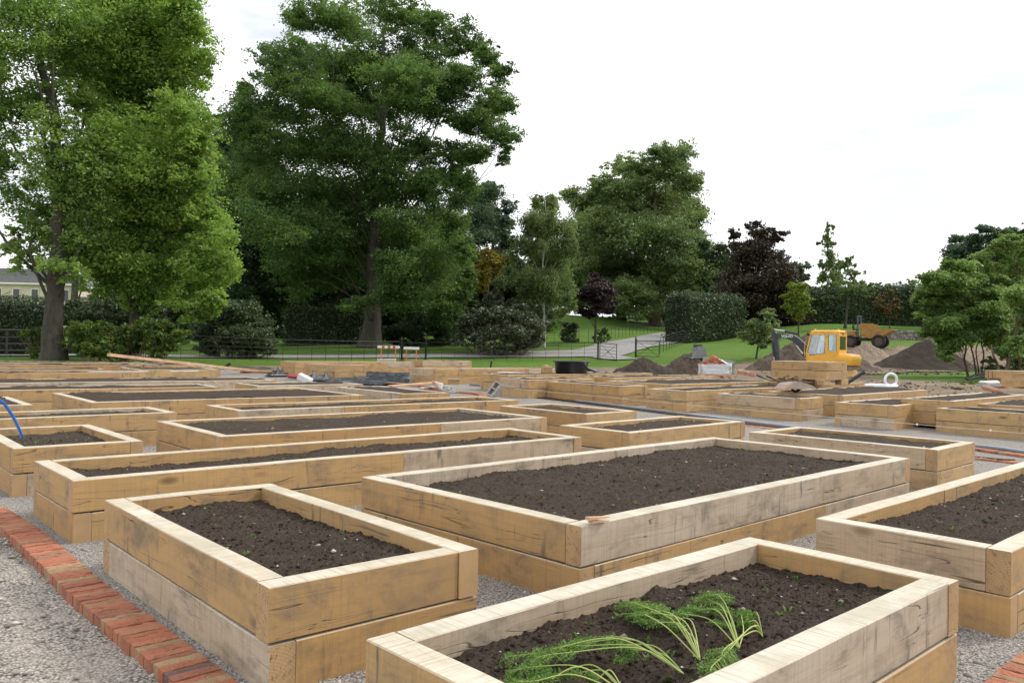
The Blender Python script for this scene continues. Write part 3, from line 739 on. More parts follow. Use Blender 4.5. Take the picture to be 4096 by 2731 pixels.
def foliage(L, Y0, rs, px_leaf, cover, yspread, clump=.22, flat=.6, up=.5, hang=0.0, min_leaf=.05, edge=1.12, shell=2.0, kcl=26, bough=1.0):
    """L: lobes (px, py, rx, rz); returns vertices, faces, per-leaf value, lobe centres"""
    Vs = []; Fs = []; Av = []; n0 = 0; cen = []
    for (px, py, rx, rz) in L:
        px_leaf_ = px_leaf * 1.12; rx, rz = rx * 1.1, rz * 1.14; dy = rs.uniform(-1, 1) * yspread
        Y = Y0 + dy; c = at(px, py, Y); m = Y / F_PX
        ax, az = rx * m, rz * m; ay = min(max(ax * .9, yspread * .45), ax * 1.3)
        leaf = max(min_leaf, px_leaf_ * 4 * m)
        nl = int(cover * 3.3 * pi * rx * rz / 16 / (px_leaf ** 2 * .31))
        ncl = max(5, nl // kcl)
        ns = max(4, int(3 + rx * rz / 1500))                       # boughs inside the lobe
        us = rs.normal(size=(ns, 3)); us /= np.linalg.norm(us, axis=1)[:, None]; us[:, 1] -= .25
        sc = us * rs.uniform(.45, 1.0, (ns, 1)); si = rs.randint(ns, size=ncl); ss = rs.uniform(.34, .60, ns) * bough
        u = rs.normal(size=(ncl, 3)); u /= np.linalg.norm(u, axis=1)[:, None]; u[:, 2] = u[:, 2] * .7 + .12
        r = rs.rand(ncl) ** (1 / shell) * edge * rs.uniform(.8, 1.15, ncl) * ss[si]
        far = rs.rand(ncl) < .24
        q = sc[si] + u * r[:, None]; q[far] = u[far] * (rs.rand(far.sum(), 1) ** .5) * .9
        cc = c + q * np.array([ax, ay, az])
        cs = clump * .74 * min(ax, az) * rs.uniform(.6, 1.5, ncl)
        k = rs.poisson(kcl, ncl) + 3
        idx = np.repeat(np.arange(ncl), k)
        g = rs.normal(size=(len(idx), 3)) * .75; g[:, 2] *= flat
        P = cc[idx] + g * cs[idx][:, None]
        if hang: P[:, 2] -= np.abs(rs.normal(size=len(idx))) * cs[idx] * hang * 1.5
        else: P[:, 2] -= (np.abs(g[:, 0]) + np.abs(g[:, 1])) * cs[idx] * .25      # sprays droop at their edges
        v, f = leaf_quads(P, np.full(len(P), leaf), rs, up, hang)
        base = (rs.normal(.5, .16, ns)[si] + rs.normal(0, .16, ncl))
        Vs.append(v); Fs.append(f + n0); n0 += len(v); Av.append(np.clip(base[idx] + rs.normal(0, .14, len(idx)), 0, 1))
        cen.append((c, cc, ax, az))
    return np.vstack(Vs), np.vstack(Fs), np.concatenate(Av), cen

LEAFN = [0]
def seedlings():
    rs = np.random.RandomState(4); V = []; F = []; A = []
    for p in _W:
        kind = rs.rand(); nb = rs.randint(2, 7); h = rs.uniform(.010, .04); v = rs.rand()
        for q in range(nb):
            a = rs.uniform(0, 2 * pi); lean = rs.uniform(.2, 1.1); w = .0022 if kind < .6 else .006
            d = np.array([cos(a) * lean, sin(a) * lean, 1.0]); d /= np.linalg.norm(d); s = np.array([-sin(a), cos(a), 0]) * w
            o = p + rs.normal(0, .006, 3) * [1, 1, 0]; m = o + d * h * .6; t = o + d * h + np.array([cos(a), sin(a), -.3]) * h * .3
            n = len(V); V += [o - s * .5, o + s * .5, m + s, m - s, t]; F += [(n, n + 1, n + 2, n + 3), (n + 3, n + 2, n + 4, n + 4)]; A += [v, v]
    me = bpy.data.meshes.new('weed_seedlings'); me.from_pydata([tuple(q) for q in V], [], [f if f[2] != f[3] else f[:3] for f in F])
    a = me.attributes.new('v', 'FLOAT', 'FACE'); a.data.foreach_set('value', np.array(A, np.float32))
    tag(link('weed_seedlings', me, M['leaf_seedling']), 'tiny green weed seedlings sprouting in the bed soil', kind='stuff')
seedlings()
def tree(name, label, base, Y, lobes, leafmat, barkmat='bark_grey', r0=.4, px_leaf=2.2, cover=2.2, yspread=3.0, stem=None, seed=1, twigs=5, group=None, cat='tree', top=None, flare=1.5, limb_r=.35, z_limb=.35, sink=.3, **kw):
    rs = np.random.RandomState(seed)
    b = at(base[0], base[1], Y); gz_ = tz(b[0], b[1])
    root = empty(name, (b[0], b[1], gz_), 0, label, cat, group)
    inv = Vector((b[0], b[1], gz_))
    Vv, Fv, Av, cen = foliage(lobes, Y, rs, px_leaf, cover, yspread, **kw); LEAFN[0] += len(Fv)
    # trunk with limbs
    mb = MB()
    zs = [c[0][2] for c in cen]
    if stem is None: stem = [(base[0], base[1]), top or (np.mean([l[0] for l in lobes]), np.min([l[1] for l in lobes]) + 40)]
    pts = [at(px, py, Y) for px, py in stem]; pts[0] = np.array([b[0], b[1], gz_ - sink])
    P = subdiv(pts, 6); hgt = P[-1][2] - P[0][2]
    rad = []
    for q in P:
        t = (q[2] - P[0][2]) / max(hgt, .1); rad.append(max(r0 * (1 - .85 * t), r0 * .08) * (1 + (flare - 1) * math.exp(-t * hgt / (r0 * 2.2))))
    P = [q + rs.normal(size=3) * r0 * .08 for q in P]; n = 14 if r0 > .3 else 7
    mb.tube(P, rad, n)
    for (c, cc, ax, az) in cen:
        tz_ = P[0][2] + (c[2] - P[0][2]) * rs.uniform(z_limb, z_limb + .35)
        j = min(range(len(P)), key=lambda i: abs(P[i][2] - tz_)); s = np.array(P[j])
        mid = (s + c) / 2 + np.array([0, 0, .12 * np.linalg.norm(c - s)]) + rs.normal(size=3) * .10 * np.linalg.norm(c - s)
        rr = min(rad[j] * limb_r, r0 * limb_r * .5)
        mb.tube(subdiv([s, mid, c], 4), np.linspace(rr, rr * .2, 9), 6, cap=False)
        for q in range(min(twigs, len(cc))):
            e = cc[rs.randint(len(cc))]; m = (c + e) / 2 + rs.normal(size=3) * .08 * ax
            mb.tube([c, m, e], [rr * .28, rr * .2, rr * .08], 4, cap=False)
    mb.V = [tuple(Vector(v) - inv) for v in mb.V]
    mb.build('trunk', M[barkmat], root, smooth=True)
    link('crown', np_mesh('crown', Vv - np.array(inv), Fv, Av), M[leafmat], root)
    return root

def shrub(name, label, base, Y, lobes, leafmat, cat='shrub', group=None, seed=1, px_leaf=2.2, cover=2.4, yspread=1.2, stems=5, **kw):
    rs = np.random.RandomState(seed)
    b = at(base[0], base[1], Y); g = tz(b[0], b[1]); root = empty(name, (b[0], b[1], g), 0, label, cat, group); o = np.array([b[0], b[1], g])
    Vv, Fv, Av, cen = foliage(lobes, Y, rs, px_leaf, cover, yspread, **kw); LEAFN[0] += len(Fv)
    k = Vv[:, 2] > -50
    mb = MB()
    for (c, cc, ax, az) in cen:
        for _ in range(stems):
            e = cc[rs.randint(len(cc))]; s = o + np.array([rs.uniform(-.3, .3) * ax + (c[0] - o[0]) * .6, rs.uniform(-.2, .2) * ax, -.1]); s[2] = tz(s[0], s[1]) - .1
            mb.tube([s - o, (s + e) / 2 - o + rs.normal(size=3) * .1 * ax, e - o], [.03, .022, .01], 4, cap=False)
    mb.build('branches', M['bark_brown'], root)
    link('foliage', np_mesh('foliage', Vv - o, Fv, Av), M[leafmat], root)
    return root

def hedge(name, label, P0, P1, thick, z_top, leafmat, leaf, n, seed=1, zb=None, round_=.35, cat='hedge', group=None, wave=.12):
    """clipped hedge between two ground points; leaves lie in a thin shell round a solid core coloured dark as inner shade"""
    rs = np.random.RandomState(seed); P0 = np.array(P0[:2], float); P1 = np.array(P1[:2], float)
    L = np.linalg.norm(P1 - P0); d = (P1 - P0) / L; nn = np.array([-d[1], d[0]])
    mid = (P0 + P1) / 2; g = tz(*mid); root = empty(name, (mid[0], mid[1], g), 0, label, cat, group)
    s = rs.rand(n) * L; u = rs.uniform(-1, 1, n); w = rs.rand(n)
    face = rs.rand(n); H0 = np.array([tz(*(P0 + d * q)) for q in np.linspace(0, L, 40)])
    gb = np.interp(s, np.linspace(0, L, 40), H0) if zb is None else np.full(n, zb)
    zt = np.interp(s, [0, L], z_top) if np.ndim(z_top) else np.full(n, z_top)
    h = zt - gb
    ft = thick / (thick + 2 * h)                      # top share, the rest splits to both sides and ends
    v = np.where(face < ft, u * thick / 2, np.where(face < ft + (1 - ft) * .8, -thick / 2, thick / 2))
    hh = np.where(face < ft, h, h * w)
    e = rs.rand(n) < thick / (L + thick) * .7
    s = np.where(e, np.where(rs.rand(n) < .5, 0, L), s); v = np.where(e, u * thick / 2, v); hh = np.where(e, h * w, hh)
    k = np.clip((hh / h - (1 - round_ * .3)) / (round_ * .3), 0, 1); v = v * (1 - .35 * k * k)
    wv = wave * 2 * (fbm(s * .5, hh * .8 + v, seed + 3, 4) - .45)
    X = P0[0] + d[0] * s + nn[0] * v; Y = P0[1] + d[1] * s + nn[1] * v
    out = np.sign(v) * wv * 2
    X = X + nn[0] * out; Y = Y + nn[1] * out; Z = gb + hh + np.where(hh > h * .9, wv, 0)
    P = np.stack([X, Y, Z], 1) + rs.normal(size=(n, 3)) * leaf * .9
    V, F = leaf_quads(P, np.full(n, leaf), rs, .3, 0); LEAFN[0] += n
    o = np.array([mid[0], mid[1], g]); cl = fbm(s * 1.2, (hh + v) * 1.2, seed + 9, 3)
    link('foliage', np_mesh('foliage', V - o, F, np.clip(cl + rs.normal(0, .2, n), 0, 1)), M[leafmat], root)
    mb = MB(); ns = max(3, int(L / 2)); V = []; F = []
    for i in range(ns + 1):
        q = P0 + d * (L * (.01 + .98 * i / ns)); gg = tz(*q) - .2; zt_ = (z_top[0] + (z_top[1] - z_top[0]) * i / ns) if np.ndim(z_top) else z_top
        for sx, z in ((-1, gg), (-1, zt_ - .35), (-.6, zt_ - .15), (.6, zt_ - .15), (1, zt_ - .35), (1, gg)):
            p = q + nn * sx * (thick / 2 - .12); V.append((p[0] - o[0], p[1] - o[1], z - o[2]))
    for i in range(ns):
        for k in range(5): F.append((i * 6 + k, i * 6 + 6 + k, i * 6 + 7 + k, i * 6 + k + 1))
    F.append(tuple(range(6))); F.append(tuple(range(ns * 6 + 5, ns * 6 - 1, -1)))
    mb.add(V, F); mb.build('twigs', M['shade_core'], root)  # solid filler, its dark colour stands in for shade inside the hedge
    return root
plain('shade_core', (.018, .026, .014), .95, bump=.6, vscale=3)

# --- two tall maples at the left
tree('maple_tree', 'big maple at far left with thick bare lower trunk standing by the beds', (215, 1434), 40,
     [(60, 120, 150, 170), (-60, 300, 120, 200), (70, 430, 120, 150), (20, 660, 110, 110), (240, 60, 170, 140), (250, 250, 130, 130), (215, 600, 140, 150), (130, 820, 130, 110), (110, 1020, 70, 75), (180, 930, 100, 90), (330, 760, 130, 150), (330, 960, 120, 110), (60, 960, 50, 70), (310, 420, 90, 110), (250, 1090, 80, 70)],
     'leaf_maple_dark', 'bark_dark', .46, 2.9, 1.0, 3.2, stem=[(215, 1434), (216, 1250), (232, 1000), (228, 700), (218, 440), (165, 280), (150, 60), (140, -120)], seed=11, twigs=7, flare=1.7, clump=.20, min_leaf=.13, limb_r=.4, edge=1.2)
tree('maple_tree', 'bright green maple right of the big trunk, its branches sweeping down over shrubs', (540, 1418), 45,
     [(400, 90, 160, 150), (570, 60, 180, 150), (720, 90, 100, 130), (500, 300, 190, 160), (690, 290, 150, 150), (800, 260, 60, 80), (610, 520, 190, 160), (760, 500, 90, 130), (450, 640, 150, 140), (640, 720, 200, 150), (790, 690, 70, 110), (500, 880, 190, 150), (700, 900, 170, 130), (820, 880, 60, 80), (850, 1010, 100, 80), (940, 1070, 55, 40), (780, 1120, 120, 100), (860, 1190, 50, 60), (620, 1060, 160, 110), (440, 1060, 120, 100), (600, 1190, 110, 60), (760, 1240, 70, 45), (300, 1010, 70, 90)],
     'leaf_maple', 'bark_dark', .30, 3.0, 2.3, 3.4, stem=[(540, 1418), (540, 1250), (555, 1080), (500, 850), (360, 540), (352, 430), (420, 320), (500, 180), (560, -40)], seed=12, twigs=6, clump=.22, min_leaf=.15, edge=1.14)
tree('maple_tree', 'slim dark trunk between the big left trunk and the bright maple, by the house', (292, 1418), 62,
     [(300, 880, 90, 100), (280, 1010, 70, 60), (340, 780, 80, 90)], 'leaf_maple_dark', 'bark_grey', .38, 2.2, 1.4, 2, seed=14, flare=1.2)

# --- the great beech
BE = [(1240, 90, 80, 65), (1395, 95, 110, 70), (1560, 60, 110, 55), (1720, 100, 90, 60), (1850, 170, 85, 60), (1940, 240, 60, 45), (2000, 310, 55, 40), (1180, 240, 100, 55), (1330, 235, 130, 75), (1500, 240, 130, 85), (1690, 240, 120, 70), (1830, 330, 100, 65),
      (1080, 320, 90, 50), (985, 350, 45, 45), (1960, 420, 70, 45), (2040, 540, 50, 50), (1890, 490, 100, 50), (1700, 420, 140, 75), (1500, 420, 150, 85), (1300, 410, 150, 75), (1120, 440, 130, 65), (2020, 640, 30, 40), (980, 470, 70, 60),
      (1050, 570, 120, 70), (1250, 580, 160, 90), (1450, 600, 170, 100), (1680, 610, 100, 60), (1830, 630, 90, 45), (1870, 710, 50, 45), (1700, 750, 90, 60), (1560, 770, 120, 90), (1380, 770, 160, 100), (1180, 760, 160, 95), (1000, 730, 110, 90),
      (1650, 890, 105, 90), (1760, 950, 90, 90), (1850, 1000, 45, 85), (1850, 1120, 50, 100), (1780, 1210, 80, 100), (1680, 1080, 100, 100), (1560, 960, 120, 95), (1420, 930, 140, 90), (1250, 940, 140, 95), (1100, 930, 120, 95), (1600, 1150, 80, 85), (1330, 1090, 110, 75), (1200, 1110, 110, 75), (1570, 1060, 60, 60), (1430, 1210, 60, 35), (1830, 800, 70, 60), (1960, 520, 90, 50), (2000, 400, 60, 45), (1780, 700, 80, 50), (1890, 610, 80, 45), (1760, 330, 90, 60), (1600, 330, 120, 70), (1400, 330, 120, 70), (1230, 320, 90, 60), (1820, 880, 60, 60)]
tree('beech_tree', 'huge spreading beech in the centre, its wide fluted trunk behind the fence', (1480, 1386), 74, BE, 'leaf_beech', 'bark_dark', .72, 2.1, 2.0, 7.5,
     stem=[(1480, 1386), (1490, 1250), (1492, 1100), (1500, 900), (1490, 700), (1530, 520), (1540, 300), (1530, 120)], seed=21, twigs=6, clump=.24, flat=.5, bough=1.12, flare=1.9, edge=1.22, limb_r=.22, shell=2.4, z_limb=.3)
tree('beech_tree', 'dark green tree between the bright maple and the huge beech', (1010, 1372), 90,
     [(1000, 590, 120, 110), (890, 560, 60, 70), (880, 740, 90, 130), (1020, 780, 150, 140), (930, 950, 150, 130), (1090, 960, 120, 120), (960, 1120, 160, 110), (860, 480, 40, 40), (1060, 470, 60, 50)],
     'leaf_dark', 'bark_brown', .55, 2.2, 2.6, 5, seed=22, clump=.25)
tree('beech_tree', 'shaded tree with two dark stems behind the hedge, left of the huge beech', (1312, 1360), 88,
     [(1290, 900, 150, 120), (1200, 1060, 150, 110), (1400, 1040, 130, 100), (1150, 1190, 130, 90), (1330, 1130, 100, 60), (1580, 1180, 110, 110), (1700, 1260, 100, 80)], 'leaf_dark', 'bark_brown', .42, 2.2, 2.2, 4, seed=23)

# --- dark wood closing the view behind
def woodland():
    rs = np.random.RandomState(3); L = []
    for px in range(480, 2200, 95):
        for py in range(980 if px < 1900 else 1130, 1370 if px < 2000 else 1290, 75): L.append((px + rs.uniform(-30, 30), py + rs.uniform(-20, 20), 80, 70))
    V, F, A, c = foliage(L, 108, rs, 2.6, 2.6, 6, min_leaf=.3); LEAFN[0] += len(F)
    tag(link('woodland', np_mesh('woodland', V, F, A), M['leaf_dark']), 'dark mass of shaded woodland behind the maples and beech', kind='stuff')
    L = []
    for px in range(2100, 2960, 90):
        for py in range(1120, 1260, 70): L.append((px + rs.uniform(-30, 30), py + rs.uniform(-20, 20), 75, 55))
    for px in (2330, 2420, 2700, 2850, 2880): L.append((px, 1080, 60, 60))
    V, F, A, c = foliage(L, 150, rs, 2.4, 2.4, 6, min_leaf=.3); LEAFN[0] += len(F)
    tag(link('woodland', np_mesh('woodland', V, F, A), M['leaf_bluegreen']), 'distant woodland seen between the birch and the big chestnut', kind='stuff')
woodland()

tree('lime_tree', 'tall blue green tree rising behind the right side of the beech', (1970, 1335), 118,
     [(1975, 770, 50, 50), (1920, 800, 70, 70), (1990, 880, 60, 80), (1920, 930, 80, 90), (2010, 980, 55, 80), (1930, 1050, 90, 80), (2020, 1090, 60, 70), (1950, 1170, 100, 80), (2030, 900, 30, 40)],
     'leaf_bluegreen', 'bark_brown', .5, 2.1, 2.4, 5, seed=31)
tree('birch_tree', 'graceful green birch with a white lower trunk beside the drive', (2178, 1389), 75,
     [(2180, 830, 50, 45), (2150, 900, 75, 60), (2235, 900, 55, 60), (2100, 990, 65, 45), (2250, 1000, 55, 60), (2180, 1040, 90, 65), (2110, 1110, 100, 50), (2240, 1120, 65, 65), (2180, 1150, 80, 50), (2265, 1190, 35, 45), (2120, 1180, 50, 35), (2240, 1240, 30, 30), (2050, 1100, 40, 30)],
     'leaf_birch', 'bark_white', .14, 1.9, 1.7, 2.6, stem=[(2178, 1389), (2176, 1260), (2170, 1100), (2178, 950), (2182, 790)], seed=32, hang=.8, flat=.9, up=.1, clump=.24, flare=1.2, twigs=8)
tree('spruce_tree', 'dark conifer whose two black tips show above the birch', (2190, 1330), 112,
     [(2160, 790, 16, 18), (2150, 830, 26, 30), (2212, 800, 10, 22), (2205, 840, 20, 30), (2180, 900, 50, 60), (2190, 1000, 60, 70), (2200, 1120, 70, 80)], 'leaf_dark', 'bark_brown', .35, 2.0, 2.2, 2, seed=33)
tree('maple_tree', 'orange and yellow autumn tree between the beech and birch', (1960, 1345), 100,
     [(1950, 1040, 55, 30), (2010, 1035, 40, 25), (1915, 1080, 55, 35), (1980, 1080, 50, 30), (1895, 1130, 35, 35), (1940, 1130, 45, 30)], 'leaf_orange', 'bark_brown', .22, 2.1, 2.4, 2.5, seed=34)
tree('holly_tree', 'small pale green cone shaped tree below the orange tree', (1980, 1365), 74,
     [(1985, 1150, 18, 22), (1982, 1185, 32, 30), (1978, 1220, 45, 35), (1980, 1255, 52, 30)], 'leaf_glint', 'bark_brown', .1, 2.0, 2.6, .8, seed=35, flare=1.1)
CH = [(2640, 605, 60, 35), (2690, 655, 70, 60), (2560, 680, 90, 50), (2470, 680, 70, 40), (2410, 740, 80, 55), (2500, 800, 130, 85), (2640, 780, 110, 85), (2725, 740, 55, 65), (2580, 930, 150, 100), (2440, 900, 100, 75), (2710, 880, 80, 80), (2780, 930, 45, 55), (2800, 1000, 45, 60), (2700, 1040, 110, 90), (2560, 1070, 140, 90), (2430, 1060, 100, 75), (2640, 1180, 120, 80), (2500, 1190, 110, 70), (2760, 1140, 70, 80), (2560, 1240, 110, 45), (2700, 1250, 90, 45), (2420, 1180, 80, 60), (2735, 840, 60, 60), (2800, 1090, 60, 60), (2660, 690, 70, 50)]
tree('chestnut_tree', 'tall broad chestnut on the rise right of centre, slightly bronzed', (2622, 1306), 128, CH, 'leaf_chestnut', 'bark_brown', .75, 2.2, 1.9, 8, seed=41, clump=.24, flat=.5, edge=1.15, bough=1.15)
tree('chestnut_tree', 'darker tree joined to the left flank of the tall chestnut', (2491, 1288), 136,
     [(2315, 790, 65, 60), (2350, 880, 80, 70), (2320, 970, 70, 75), (2390, 1010, 85, 80), (2340, 1080, 90, 75), (2300, 1150, 60, 65), (2400, 1160, 90, 65), (2390, 800, 60, 60), (2430, 1230, 90, 50)], 'leaf_chestnut', 'bark_brown', .6, 2.1, 1.9, 5, seed=42)
tree('weeping_tree', 'dark drooping tree on the right flank of the tall chestnut', (2850, 1325), 122,
     [(2850, 1010, 40, 50), (2860, 1080, 50, 60), (2820, 1110, 50, 60), (2890, 1140, 50, 60), (2840, 1190, 70, 50)], 'leaf_dark', 'bark_brown', .35, 2.1, 2.2, 3, seed=43, hang=.6)
tree('purple_maple', 'small dark purple maple on the lawn left of the drive', (2381, 1371), 82,
     [(2400, 1120, 42, 28), (2365, 1160, 58, 35), (2430, 1165, 50, 38), (2395, 1205, 75, 30), (2330, 1235, 45, 18), (2430, 1235, 50, 28), (2370, 1245, 60, 22), (2345, 1262, 22, 14)], 'leaf_purple', 'bark_grey', .16, 2.1, 2.4, 1.6, seed=44, flat=.4, flare=1.2)
tree('copper_beech', 'dark copper leaved weeping beech behind the clipped hedge', (3040, 1345), 100,
     [(3020, 905, 36, 20), (3050, 945, 61, 39), (3110, 940, 54, 20), (3000, 1000, 79, 39), (3080, 1030, 79, 50), (2985, 1080, 85, 61), (3100, 1110, 85, 72), (3030, 1160, 134, 78), (2950, 1180, 73, 84), (3140, 1180, 61, 67), (3010, 1250, 128, 72), (2930, 1270, 61, 61), (3095, 1260, 91, 67), (2915, 1330, 42, 39), (2990, 1320, 73, 39)],
     'leaf_copper', 'bark_grey', .35, 2.0, 2.0, 3.2, seed=45, hang=.5, clump=.26)
tree('birch_tree', 'thin drooping birch top left of the copper beech', (2920, 1320), 122,
     [(2945, 935, 24, 35), (2905, 990, 30, 25), (2955, 1000, 30, 35), (2925, 1050, 40, 45), (2895, 1110, 40, 50)], 'leaf_copper', 'bark_grey', .2, 1.9, 1.4, 2, seed=46, hang=.9, flat=1.1, up=0)
tree('oak_tree', 'small dark tree just right of the copper beech', (3180, 1320), 112,
     [(3190, 1075, 32, 30), (3165, 1110, 40, 40), (3210, 1110, 28, 30), (3180, 1150, 45, 40)], 'leaf_bluegreen', 'bark_brown', .2, 2.0, 2.2, 2, seed=47)
tree('birch_tree', 'ragged narrow birch standing alone against the white sky', (3325, 1290), 135,
     [(3318, 905, 14, 18), (3308, 940, 20, 22), (3325, 975, 24, 22), (3282, 970, 18, 10), (3318, 1015, 32, 26), (3290, 1050, 18, 22), (3335, 1060, 34, 30), (3390, 1030, 18, 14), (3398, 1055, 16, 20), (3368, 1060, 22, 14), (3315, 1100, 42, 35), (3350, 1125, 35, 20)], 'leaf_birch', 'bark_grey', .16, 2.0, 1.5, 2, seed=48, hang=.8, flat=1.0, up=0, twigs=7)
tree('young_tree', 'small round headed tree on the lawn behind the digger arm', (3022, 1428), 61,
     [(3058, 1262, 34, 25), (3085, 1285, 26, 22), (3018, 1300, 42, 30), (2992, 1340, 30, 30), (3060, 1325, 48, 35), (3025, 1365, 45, 24), (3075, 1355, 28, 22)], 'leaf_chestnut', 'bark_grey', .09, 2.1, 2.2, 1.0, seed=49, flare=1.2)
tree('young_tree', 'yellow green young tree on the bank left of the dumper', (3195, 1337), 83,
     [(3200, 1150, 45, 26), (3180, 1180, 45, 28), (3195, 1160, 36, 22), (3170, 1195, 32, 24), (3215, 1200, 34, 24), (3185, 1235, 42, 22), (3228, 1240, 28, 20), (3192, 1272, 26, 20), (3150, 1225, 18, 14)], 'leaf_yellowgreen', 'bark_grey', .09, 2.1, 1.9, 1.0, seed=50)
tree('young_tree', 'airy flat topped tree on the bank above the dumper', (3380, 1306), 92,
     [(3420, 1085, 45, 20), (3385, 1115, 50, 24), (3340, 1150, 50, 22), (3440, 1140, 55, 24), (3390, 1165, 70, 20), (3325, 1190, 30, 10), (3470, 1180, 35, 14)], 'leaf_birch', 'bark_grey', .17, 1.8, .9, 1.6, seed=51, twigs=9)
tree('rowan_tree', 'small reddish berried rowan on the bank right of the dumper', (3560, 1312), 93,
     [(3545, 1185, 32, 20), (3515, 1215, 30, 20), (3570, 1225, 30, 24), (3540, 1250, 34, 20), (3585, 1260, 20, 12)], 'leaf_rowan', 'bark_grey', .07, 1.9, 1.6, 1.0, seed=52, twigs=7)
tree('pine_tree', 'dark conifers at the right against the sky, behind the pale tree', (3900, 1330), 98,
     [(3875, 960, 55, 32), (3840, 1010, 50, 40), (3910, 1000, 80, 55), (3975, 955, 60, 42), (4030, 950, 50, 40), (3960, 1040, 90, 60), (3850, 1060, 70, 50), (3820, 1130, 90, 60), (3920, 1100, 100, 70), (4030, 1030, 80, 60), (4010, 1100, 80, 60)], 'leaf_bluegreen', 'bark_brown', .35, 2.1, 2.4, 3, seed=53)
tree('pine_tree', 'dark pointed conifer top at the right edge', (4070, 1330), 90,
     [(4091, 920, 8, 22), (4085, 955, 30, 22), (4050, 970, 45, 30), (4100, 1010, 40, 50)], 'leaf_dark', 'bark_brown', .3, 2.1, 2.4, 2, seed=54)
tree('cherry_tree', 'mid green tree with domed top at the right edge', (4050, 1440), 62,
     [(4000, 1010, 65, 40), (4060, 975, 60, 40), (4110, 1030, 60, 60), (4040, 1070, 75, 45), (3980, 1090, 50, 40), (4090, 1130, 60, 60), (4150, 1000, 60, 60), (4040, 1140, 70, 60), (4060, 1210, 60, 60)], 'leaf_magnolia', 'bark_brown', .25, 2.2, 2.3, 2.2, seed=55, flat=.45)
def multi(name, label, base, Y, lobes, leafmat, stems, seed, **kw):
    """several leaning stems from one root"""
    rt = tree(name, label, base, Y, lobes, leafmat, 'bark_brown', stem=stems[0][1], r0=stems[0][0], seed=seed, flare=1.25, **kw)
    o = Vector(rt.location)
    for r, pp in stems[1:]:
        mb = MB(); P = subdiv([at(x, y, Y + .5 * math.sin(x)) for x, y in pp], 5); P[0][2] -= .2
        mb.tube([Vector(p) - o for p in P], np.linspace(r, r * .4, len(P)), 8)
        mb.build('stem', M['bark_brown'], rt, smooth=True)
    return rt
multi('magnolia_tree', 'many stemmed small tree with layered green crown at the right', (3880, 1504), 44,
      [(3830, 1090, 80, 45), (3760, 1120, 85, 50), (3690, 1190, 50, 36), (3850, 1290, 70, 50), (3780, 1300, 60, 50), (3790, 1370, 40, 45), (3930, 1240, 90, 60), (3850, 1350, 50, 40), (3990, 1370, 60, 45), (3720, 1320, 40, 40), (3960, 1330, 80, 50), (3870, 1130, 50, 35), (3735, 1180, 50, 35), (3800, 1180, 55, 40), (3700, 1245, 38, 30), (3780, 1250, 60, 45), (3960, 1170, 70, 38), (3900, 1220, 65, 45), (4000, 1225, 60, 50), (3930, 1300, 70, 48), (3770, 1325, 42, 45), (3795, 1390, 30, 40), (3768, 1420, 22, 28), (4015, 1310, 50, 48), (3730, 1290, 35, 25), (3960, 1120, 45, 20)],
      'leaf_magnolia', [(.07, [(3880, 1504), (3858, 1440), (3864, 1385), (3840, 1320), (3830, 1240)]), (.055, [(3905, 1500), (3895, 1430), (3882, 1370), (3895, 1300), (3860, 1230)]), (.05, [(3925, 1500), (3935, 1420), (3925, 1350), (3960, 1280)]), (.04, [(3915, 1480), (3905, 1390), (3945, 1330), (3990, 1270)]), (.09, [(3925, 1505), (3960, 1490), (3990, 1495)])], 61, px_leaf=2.5, cover=4.2, yspread=1.3, clump=.26, flat=.5, limb_r=.45)
multi('magnolia_tree', 'dark tree with thick leaning trunks cut by the right edge', (4010, 1508), 41,
      [(4070, 1180, 50, 50), (4095, 1290, 45, 60), (4060, 1380, 42, 42), (4110, 1430, 50, 60), (4140, 1200, 60, 70), (4020, 1420, 30, 40), (4150, 1330, 60, 70)],
      'leaf_magnolia', [(.12, [(4010, 1508), (4035, 1440), (4055, 1370), (4075, 1250)]), (.12, [(4085, 1510), (4080, 1440), (4092, 1370), (4110, 1250)]), (.09, [(4000, 1508), (3990, 1460), (3975, 1425), (3965, 1380)])], 62, px_leaf=2.5, cover=2.6, yspread=1.2, clump=.26, flat=.5, limb_r=.45)
shrub('shrub', 'low glossy bush at the foot of the right hand trees', (3975, 1500), 42, [(3965, 1470, 35, 25), (4010, 1490, 40, 20), (3950, 1440, 22, 20), (4060, 1480, 40, 28)], 'leaf_laurel', seed=63, yspread=.5)

# --- shrubs
shrub('laurel_bush', 'large rounded dark laurel bush left of the beech trunk', (940, 1418), 57, [(880, 1270, 70, 60), (960, 1260, 75, 65), (1040, 1310, 70, 70), (860, 1340, 60, 60), (960, 1350, 90, 60), (1060, 1370, 55, 42), (1000, 1390, 100, 25), (820, 1390, 60, 28)], 'leaf_laurel', seed=71, yspread=2)
shrub('autumn_shrub', 'wide shrub with star shaped leaves tinted orange, right of the big trunk', (520, 1442), 39.5, [(620, 1300, 70, 40), (680, 1350, 60, 45), (560, 1350, 80, 50), (450, 1340, 80, 55), (350, 1330, 70, 60), (650, 1395, 70, 30), (520, 1405, 90, 30), (380, 1400, 90, 35), (300, 1380, 50, 40)], 'leaf_autumn_shrub', seed=72, px_leaf=3.0, min_leaf=.16, yspread=1.2, cover=2.0)
shrub('autumn_shrub', 'smaller yellowing shrub left of the big trunk', (150, 1438), 41.5, [(140, 1330, 40, 28), (165, 1370, 40, 35), (110, 1350, 30, 20), (150, 1405, 40, 25)], 'leaf_autumn_shrub', seed=73, px_leaf=2.8, yspread=.6, cover=1.6)
